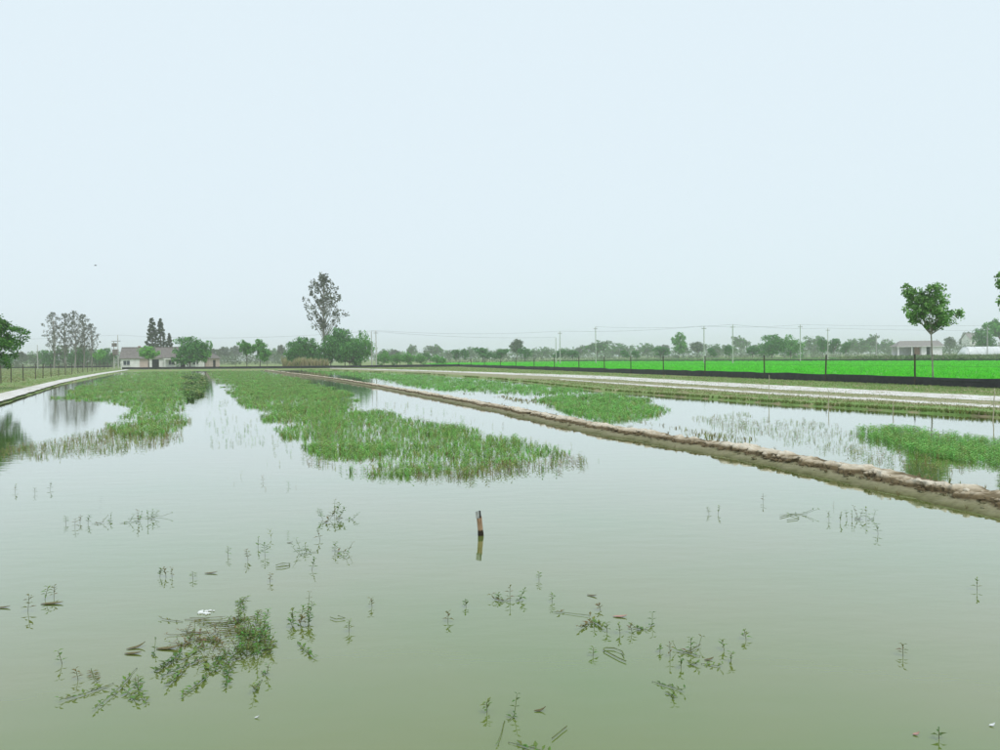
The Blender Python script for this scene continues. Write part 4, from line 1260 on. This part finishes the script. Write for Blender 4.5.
# the tangled mat
def weed_mat():
    random.seed(33)
    o0 = P(222, 640, 0)
    e = empty('waterweed_mat', o0, 'large tangled floating weed mat with brown stems and green leaves', 'waterweed')
    b = MB(); Q, C = [], []
    def add(px, py, *a, tint=None, stem_r=.0035):
        p = P(px, py, 0) - o0
        pts, q, c = sprig_geo(*a, tint=tint)
        pts = [v + p for v in pts]
        b.tube(pts, [stem_r * .55] * (len(pts) - 1) + [.0012], 5)
        for x in q: Q.append([(v[0] + p.x, v[1] + p.y, v[2]) for v in x])
        C.extend(c)
    for i in range(24):                                     # woody runners lying across the mat
        x, y = random.uniform(180, 246), random.uniform(620, 652)
        add(x, y, .03, random.choice([0, .25, 2.9, 3.2, .5]) + random.uniform(-.3, .3), .2, random.choice([1, 2, 3]), random.uniform(.04, .055), random.uniform(.08, .24), tint=random.choice([(.22, .16, .08), (.17, .19, .06), (.2, .24, .07)]))
    for i in range(16):                                     # bare brown twigs
        x, y = random.uniform(178, 240), random.uniform(614, 636)
        add(x, y, .03, random.uniform(-.4, .4), .1, 0, .03, random.uniform(.1, .32), stem_r=.0036)
    for i in range(50):                                     # dense leaves at its right
        x, y = random.gauss(254, 11), random.gauss(640, 12)
        add(x, y, random.uniform(.05, .13), random.uniform(0, 6.28), .7, random.choice([4, 5, 6]), .045, random.choice([0, 0, .06]), tint=random.choice(WG[:3] + [(.13, .33, .06)]))
    for i in range(26):
        x, y = random.gauss(208, 16), random.gauss(642, 10)
        add(x, y, random.uniform(.04, .10), random.uniform(0, 6.28), .6, random.choice([3, 4, 5]), .04, random.choice([0, .06]), tint=random.choice(WG + [(.24, .18, .08)]))
    for x, y, L in [(182, 652, .2), (187, 668, .28), (206, 660, .2), (213, 672, .35), (232, 664, .38), (229, 650, .3), (173, 660, .2), (199, 648, .25), (255, 640, .2), (268, 636, .32), (275, 640, .2), (209, 655, .4), (236, 655, .3)]:
        add(x, y, .04, -1.55 + random.uniform(-.25, .25), .3, 9, .062, L, tint=random.choice(WG[:3]))
    b.build('tangled_stem', M['stem'], e, True)
    link('leaves', quad_mesh('leaves', np.array(Q), np.array(C), M['weed']), None, e)
weed_mat()

# fallen leaves and scraps on the water
def floating_leaf(px, py, Lpx, az, matl, label, cat='leaf', group=None, tip=.012, wide=.3):
    p = P(px, py, 0); L = Lpx * p.length / F
    W = L * wide
    b = MB(); n = 7; v = []
    for i in range(n):
        t = i / (n - 1)
        w = W * .5 * math.sin(math.pi * (t * .94 + .03)) ** .8
        z = .006 + tip * max(0, t - .4) ** 2 * 3
        for s, zz in ((-1, .12), (0, 0), (1, .12)):
            v.append(((t - .5) * L, s * w, z + w * zz))
    b.add(v, [(i * 3 + j, i * 3 + j + 1, (i + 1) * 3 + j + 1, (i + 1) * 3 + j) for i in range(n - 1) for j in range(2)])
    nn = len(v)
    b.add([(a, c, z - .002) for a, c, z in v], [((i + 1) * 3 + j, (i + 1) * 3 + j + 1, i * 3 + j + 1, i * 3 + j) for i in range(n - 1) for j in range(2)])
    o = b.build('fallen_leaf', matl); o.location = p; o.rotation_euler = (0, 0, az)
    return tagit(o, label, cat, group)
floating_leaf(52, 604, 19, .08, M['dead_leaf'], 'long dark floating leaf under two upright sprigs')
floating_leaf(133, 654, 16, .0, M['dead_leaf'], 'dark floating leaf left of the weed mat')
floating_leaf(136, 648, 16, .5, M['dead_leaf'], 'curled leaf standing up from another left of the weed mat', tip=.03)
floating_leaf(168, 649, 22, .0, M['dead_leaf'], 'dark leaf touching the left end of the weed mat', tip=.02)
floating_leaf(211, 573.5, 12, .1, M['dead_leaf'], 'small olive leaf floating alone above the weed mat')
floating_leaf(290, 543, 6, .1, M['dead_leaf'], 'tiny dark leaf floating below the bushy olive clump')
floating_leaf(592, 596, 11, -.5, M['dead_leaf'], 'small olive leaf floating above the arching runner')
floating_leaf(709, 660, 10, .2, M['dead_leaf'], 'small leaf floating beside the crossing stems')
floating_leaf(540, 711, 12, .1, M['dead_leaf'], 'small dull leaf floating near the long arching stem', tip=.02)
floating_leaf(3, 608, 12, .1, M['dead_leaf'], 'dark leaf floating at the left bank side of the open water')
floating_leaf(992, 726, 5, .0, M['white_scrap'], 'small white scrap floating alone', 'scrap', wide=.6)
floating_leaf(257, 718, 4.5, .2, M['white_scrap'], 'tiny white scrap floating below the pale sprig', 'scrap', wide=.5)
floating_leaf(916, 735, 6, .0, M['pink_scrap'], 'tiny pinkish scrap floating near the lone sprig', 'scrap', wide=.6)
floating_leaf(620, 617, 14, -.1, M['pink_scrap'], 'pinkish withered leaf floating by the arching runner', wide=.35)
def foam():
    p = P(206, 612, 0)
    bm = bmesh.new()
    for i in range(13):
        r = random.uniform(.006, .02)
        q = bmesh.ops.create_icosphere(bm, subdivisions=1, radius=r, matrix=Matrix.Translation((random.gauss(0, .05), random.gauss(0, .03), .006)) @ Matrix.Diagonal((1.5, 1.1, .7, 1)))
    me = bpy.data.meshes.new('foam_scrap'); bm.to_mesh(me); bm.free()
    o = link('foam_scrap', me, M['white_scrap']); o.location = p
    tagit(o, 'crumpled white plastic scrap caught behind the weed mat', 'scrap')
foam()

# ------------------------------------------------------------ houses
def gable_house(name, loc, rz, label, L, W, eave, ridge, wall, roof, openings, over=.35, cat='house', extra=None):
    """front faces -y; openings: (x0, x1, z0, z1, kind) on the front wall"""
    e = empty(name, loc, label, cat, None, rz)
    b = MB()
    t = .24
    # front wall is pieced round its openings
    xs = sorted(set([-L / 2, L / 2] + [o[0] for o in openings] + [o[1] for o in openings]))
    for a, c in zip(xs[:-1], xs[1:]):
        zs = [0.0, eave]
        cuts = [(o[2], o[3]) for o in openings if o[0] <= a + 1e-6 and o[1] >= c - 1e-6]
        z = -.2
        for z0, z1 in sorted(cuts):
            if z0 > z: b.box(((a + c) / 2, t / 2, (z + z0) / 2), (c - a, t, z0 - z))
            z = z1
        if z < eave: b.box(((a + c) / 2, t / 2, (z + eave) / 2), (c - a, t, eave - z))
    b.box((0, W - t / 2, eave / 2 - .1), (L, t, eave + .2))
    for s in (-1, 1):
        x = s * (L / 2 - t / 2)
        b.add([(x - t / 2, t, -.2), (x + t / 2, t, -.2), (x + t / 2, W - t, -.2), (x - t / 2, W - t, -.2), (x - t / 2, t, eave), (x + t / 2, t, eave), (x + t / 2, W - t, eave), (x - t / 2, W - t, eave)],
              [(3, 2, 1, 0), (0, 1, 5, 4), (1, 2, 6, 5), (2, 3, 7, 6), (3, 0, 4, 7)])
        b.add([(x - t / 2, .02, eave), (x + t / 2, .02, eave), (x + t / 2, W - .02, eave), (x - t / 2, W - .02, eave), (x - t / 2, W / 2, ridge - .1), (x + t / 2, W / 2, ridge - .1)],
              [(0, 1, 5, 4), (2, 3, 4, 5), (0, 4, 3), (1, 2, 5)])
    b.build('wall', wall, e)
    b = MB()
    x = L / 2 + over
    sl = (ridge - eave) / (W / 2)
    ze = eave - over * sl
    for y0, z0, y1, z1 in ((-over, ze, W / 2, ridge), (W + over, ze, W / 2, ridge)):
        th = .12
        b.add([(-x, y0, z0), (x, y0, z0), (x, y1, z1), (-x, y1, z1), (-x, y0, z0 + th), (x, y0, z0 + th), (x, y1, z1 + th), (-x, y1, z1 + th)],
              [(3, 2, 1, 0), (4, 5, 6, 7), (0, 1, 5, 4), (1, 2, 6, 5), (2, 3, 7, 6), (3, 0, 4, 7)])
    r = b.build('roof', roof, e)
    b = MB(); b.box((0, W / 2, ridge + .15), (2 * x, .3, .14)); b.build('ridge_cap', roof, r)
    for o in openings:
        x0, x1, z0, z1, kind = o
        if kind == 'window':
            w = MB().box(((x0 + x1) / 2, .14, (z0 + z1) / 2), (x1 - x0, .03, z1 - z0)).build('window', M['glass'], e)
            f = MB()
            for xx in (x0 + .04, (x0 + x1) / 2, x1 - .04): f.box((xx, .1, (z0 + z1) / 2), (.08, .05, z1 - z0 - .004))
            for zz in (z0 + .04, z1 - .04): f.box(((x0 + x1) / 2, .08, zz), (x1 - x0 - .006, .05, .08))
            f.build('frame', M['white_wall'], w)
            MB().box(((x0 + x1) / 2, -.04, z0 - .05), (x1 - x0 + .2, .14, .08)).build('sill', M['concrete'], w)
        elif kind == 'door':
            dd = MB().box(((x0 + x1) / 2, .16, (z0 + z1) / 2), (x1 - x0, .05, z1 - z0)).build('door', M['dark_opening'], e)
            MB().box((x1 - .12, .12, 1.0), (.04, .05, .16)).build('handle', M['concrete'], dd)
        elif kind == 'panel':
            MB().box(((x0 + x1) / 2, .16, (z0 + z1) / 2), (x1 - x0, .06, z1 - z0)).build('painted_panel', M['pink_wall'], e)
    if extra: extra(e)
    return e

hd = 196.0
hl = D(121, hd); hr = D(205, hd + 5)
hx = (hr - hl)
Lh = hx.length
rz = math.atan2(hx.y, hx.x)
mid = (hl + hr) / 2
def porch(e):
    # white beam on posts in front of the recessed right half
    p = MB().box((4.2, -1.6, 2.42), (7.8, .22, .34)).build('porch_beam', M['white_wall'], e)
    for x in (.6, 3.0, 5.4, 7.8): MB().box((x, -1.6, 1.02), (.2, .2, 2.46)).build('column', M['white_wall'], p)
    MB().box((4.2, -.82, 2.66), (8.0, 1.9, .1)).build('porch_roof', M['roof_tile'], e)
    MB().box((-6.3, 5.4, 5.15), (.55, .55, 1.1)).build('chimney', M['brick'], e)
gable_house('farm_house', mid, rz, 'long white farmhouse with brown tiled roof on the far bank', Lh, 7.0, 2.75, 5.2, M['white_wall'], M['roof_tile'],
            [(-9.2, -7.6, .9, 2.1, 'window'), (-5.4, -3.4, 0, 2.4, 'panel'), (-2.6, -1.0, 0, 2.3, 'door'), (1.2, 2.6, .9, 2.1, 'window'), (4.0, 5.2, 0, 2.3, 'door'), (6.8, 8.2, .9, 2.1, 'window')], extra=porch)
gable_house('shed', D(206, 204) + Vector((2.2, 0, 0)), -.25 + 1.57, 'small pinkish gabled shed beside the dark bushy house tree', 4.6, 4.2, 2.5, 3.6, M['pink_wall'], M['roof_tile'], [(-.6, .6, 0, 2.0, 'door')])

# right house behind the paddy: open porch on its left half
def rhouse():
    d = 255.0
    c = D(921, d, 1.1)
    e = empty('cottage', c, 'white cottage with grey-brown roof and open porch beyond the paddy', 'cottage', None, -.06)
    def k(px): return (px - 921) / F * d
    w = MB()
    w.box((k(936.5), 2.5, 1.35), (k(942) - k(931.5), 5.0, 2.9))
    w.box((k(924.5), 2.7, 1.35), (k(927) - k(922), 4.6, 2.9))
    w.box((k(915), 4.9, 1.35), (k(931) - k(899), .22, 2.88))
    w.build('wall', M['white_wall'], e)
    MB().box((k(919), 1.3, 1.3), (k(921.6) - k(916.5), .16, 2.6)).build('brick_panel', M['brick'], e)
    MB().box((k(929.2), 1.0, 1.2), (k(931.2) - k(927.3), .1, 2.4)).build('door', M['dark_opening'], e)
    for x in (899.3, 912.5): MB().box((k(x), .2, 1.35), (.34, .34, 2.9)).build('column', M['white_wall'], e)
    b = MB(); x0, x1 = k(897), k(943.5)
    rx0, rx1 = k(904), k(940)
    b.add([(x0, -.5, 2.75), (x1, -.5, 2.75), (x1, 5.6, 2.75), (x0, 5.6, 2.75), (rx0, 2.5, 4.6), (rx1 + .6, 2.5, 4.6)],
          [(3, 2, 1, 0), (0, 1, 5, 4), (2, 3, 4, 5), (0, 4, 3), (1, 2, 5)])
    r = b.build('roof', M['grey_roof'], e)
    MB().box(((x0 + x1) / 2, -.52, 2.7), (x1 - x0, .1, .16)).build('fascia', M['white_wall'], r)
    # earth pad under it
    b = MB(); b.box((0, 2.6, -.5), (x1 - x0 + 2, 9, .9)); b.build('plinth', M['concrete'], e)
rhouse()

def tunnel():
    d = 240.0
    c = D(995, d, .9)
    e = empty('polytunnel', c, 'long white plastic polytunnel beyond the paddy', 'polytunnel', None, 0)
    Lx, rr, hh = 20.0, 2.6, 2.6
    b = MB(); n, kx = 14, 24; v = []
    for i in range(kx + 1):
        x = -Lx / 2 + Lx * i / kx
        end = min(1, .35 + i * .3)
        for j in range(n + 1):
            a = math.pi * j / n
            v.append((x, -rr * math.cos(a), (hh * math.sin(a) - .0) * (1 if i else .35) - .02 * (i % 2)))
    b.add(v, [(i * (n + 1) + j, (i + 1) * (n + 1) + j, (i + 1) * (n + 1) + j + 1, i * (n + 1) + j + 1) for i in range(kx) for j in range(n)])
    b.add([(Lx / 2, -rr * math.cos(math.pi * j / n), hh * math.sin(math.pi * j / n)) for j in range(n + 1)], [tuple(range(n + 1))])
    b.add([(-Lx / 2, -rr * math.cos(math.pi * j / n), hh * .35 * math.sin(math.pi * j / n)) for j in range(n + 1)], [tuple(range(n, -1, -1))])
    b.build('film', M['film'], e, True)
    for i in range(1, kx, 3):
        x = -Lx / 2 + Lx * i / kx
        MB().tube([(x, -(rr + .03) * math.cos(math.pi * j / 12), (hh + .03) * math.sin(math.pi * j / 12)) for j in range(13)], .03, 5).build('hoop', M['concrete'], e)
    MB().box((0, -0, -.45), (Lx + 1, 7, .9)).build('earth_pad', M['ground'], e)
tunnel()
gable_house('far_house', D(977, 380, .5), .1, 'hazy grey-roofed house half hidden by trees behind the polytunnel', 7.0, 6, 7.6, 10.2, M['white_wall'], M['grey_roof'], [(-2.6, -1.4, 5, 6.2, 'window'), (1.2, 2.4, 5, 6.2, 'window')])

# ------------------------------------------------------------ poles and wires
def pole(px, top, hgt, label, matl='concrete', arm=True, r=.13, group='utility poles', dist=None):
    d = dist or (hgt + GZ - H) * F / (HZ(px) - top)
    e = empty('utility_pole', D(px, d), label, 'pole', group)
    b = MB(); b.tube([(0, 0, -.3), (0, 0, hgt * .5), (0, 0, hgt)], [r, r * .85, r * .7], 8)
    b.build('shaft', M[matl], e)
    if arm:
        a = MB().box((0, 0, hgt - .45), (1.0, .08, .08)).build('crossarm', M['dark_steel'], e)
        for x in (-.42, 0, .42):
            z0 = hgt - .4 if x else hgt
            MB().tube([(x, 0, z0), (x, 0, z0 + .12), (x, 0, z0 + .2)], [.045, .06, .03], 6).build('insulator', M['white_wall'], a)
    return e, Vector((e.location.x, e.location.y, GZ + hgt + .1))

pl = {}
for key, px, top, h, l, arm in [('a', 372, 331.5, 8, 'thin concrete pole at the grove end, left one of a close pair', False), ('b', 376.5, 331, 8, 'concrete pole with crossarm at the grove end, right one of a close pair', True),
                                ('c', 556.2, 337.5, 7, 'short concrete pole beside a taller one behind the paddy', False), ('d', 560.3, 331.5, 8, 'concrete pole with crossarm beside a shorter one behind the paddy', True),
                                ('e', 596, 327, 9, 'pale white concrete pole standing alone before the domed hazy trees', True), ('f', 704.3, 326.5, 8, 'dark thin pole rising in line with a fence post', True),
                                ('g', 733, 325, 8, 'thick grey pole before a hazy round tree', True), ('h', 800.5, 325, 8.5, 'white pole at the right side of the broad green trees', True),
                                ('i', 828, 328.5, 8, 'grey pole between two dark rounded trees', True), ('j', 987.5, 327, 8, 'white concrete pole beside the polytunnel', False),
                                ('k', 876.5, 333, 7, 'thin grey pole left of the white cottage', False), ('l', 38, 345, 7, 'thin pale pole behind the left field', False)]:
    pl[key] = pole(px, top, h, l, arm=arm)[1]

def transformer():
    d = 213.0
    e = empty('transformer_pole', D(116.5, d), 'twin pole carrying grey-brown transformer boxes beside the farmhouse', 'transformer')
    k = d / F
    for x in (-.55, .55): MB().tube([(x, 0, -.3), (x, 0, 8.9 if x > 0 else 7.4)], [.14, .1], 8).build('shaft', M['concrete'], e)
    MB().box((0, 0, 3.6), (2.2, .9, .12)).build('platform', M['dark_steel'], e)
    t = MB().box((-.1, 0, 4.4), (1.3, .9, 1.4)).build('transformer_tank', M['transformer'], e)
    for x in (-.5, -.1, .3): MB().tube([(x, 0, 5.1), (x, 0, 5.5)], [.07, .03], 6).build('bushing', M['white_wall'], t)
    MB().box((-.35, -.1, 6.3), (1.1, .6, .9)).build('switch_box', M['transformer'], e)
    MB().box((.1, 0, 7.3), (2.4, .1, .12)).build('crossarm', M['dark_steel'], e)
    return Vector((e.location.x + .55, e.location.y, 9.1))
tt = transformer()

def span(a, c, label, sag=.8, r=.02, dz=0.0):
    b = MB()
    pts = []
    for i in range(17):
        t = i / 16
        p = a.lerp(c, t)
        pts.append((p.x - a.x, p.y - a.y, p.z - a.z - sag * 4 * t * (1 - t)))
    b.tube(pts, r, 4)
    o = b.build('power_line', M['wire']); o.location = a + Vector((0, 0, dz))
    return tagit(o, label, 'wire')
far_left = D(-120, 215, 9.0)
span(far_left, tt, 'power line running out over the left field to the transformer')
span(tt, pl['b'], 'power line from the transformer to the grove pole pair', 1.2)
span(pl['b'], pl['d'], 'upper power line from the grove poles to the pole pair behind the paddy', .7)
span(pl['a'], pl['c'], 'lower power line from the grove poles to the short pole', .7)
span(pl['d'], pl['f'], 'power line between the paddy pole pair and the dark thin pole', .5)
span(pl['e'], pl['g'], 'power line from the lone white pole to the thick grey pole', .5)
span(pl['f'], pl['h'], 'power line from the dark thin pole to the white pole', .4)
span(pl['h'], D(1090, 200, 9.0), 'power line from the white pole out over the cottage', .6)
span(pl['g'], pl['i'], 'power line from the thick grey pole to the grey pole', .4)
span(pl['i'], D(1100, 210, 7.8), 'lower power line from the grey pole past the cottage', .6)

# a bird over the left field
def bird():
    p = fw * F + rt * (95.5 - 500) + up * (375 - 265.5)
    p = Vector((0, 0, H)) + p * (70 / F)
    e = empty('bird', p, 'tiny dark bird flying over the left field', 'bird', None, .5)
    b = MB()
    b.tube([(-.11, 0, 0), (-.07, 0, .005), (0, 0, .01), (.06, 0, .01), (.09, 0, .015), (.115, 0, .012)], [.006, .02, .03, .024, .018, .004], 8)
    for s in (-1, 1):
        b.add([(.05, s * .015, .015), (-.03, s * .015, .015), (-.05, s * .13, .06), (.02, s * .12, .065), (-.07, s * .24, .03)], [(0, 1, 2, 3), (3, 2, 4)])
    b.add([(-.10, .01, 0), (-.10, -.01, 0), (-.17, -.03, 0), (-.17, .03, 0)], [(0, 1, 2, 3)])
    b.build('body', M['bird'], e)
bird()

# ------------------------------------------------------------ hazy air
def haze():
    b = MB()
    x0, x1, y0, y1, z0, z1 = X0 - 5, X1 + 5, Y0 - 5, Y1 + 5, -1.5, 27.0
    b.box(((x0 + x1) / 2, (y0 + y1) / 2, (z0 + z1) / 2), (x1 - x0, y1 - y0, z1 - z0))
    mt = bpy.data.materials.new('hazy_air'); mt.use_nodes = True
    nt = mt.node_tree; nt.nodes.clear()
    o = nt.nodes.new('ShaderNodeOutputMaterial')
    v = nt.nodes.new('ShaderNodeVolumePrincipled')
    v.inputs['Color'].default_value = (.965, .97, 1.0, 1)
    v.inputs['Density'].default_value = .00062
    v.inputs['Anisotropy'].default_value = .2
    nt.links.new(v.outputs[0], o.inputs['Volume'])
    tagit(b.build('haze', mt), 'thin pale haze over the fields', 'haze', kind='stuff')
haze()
print('TRIS', sum(sum(len(p.vertices) - 2 for p in o.data.polygons) for o in bpy.data.objects if o.type == 'MESH' and o.data.users == 1))
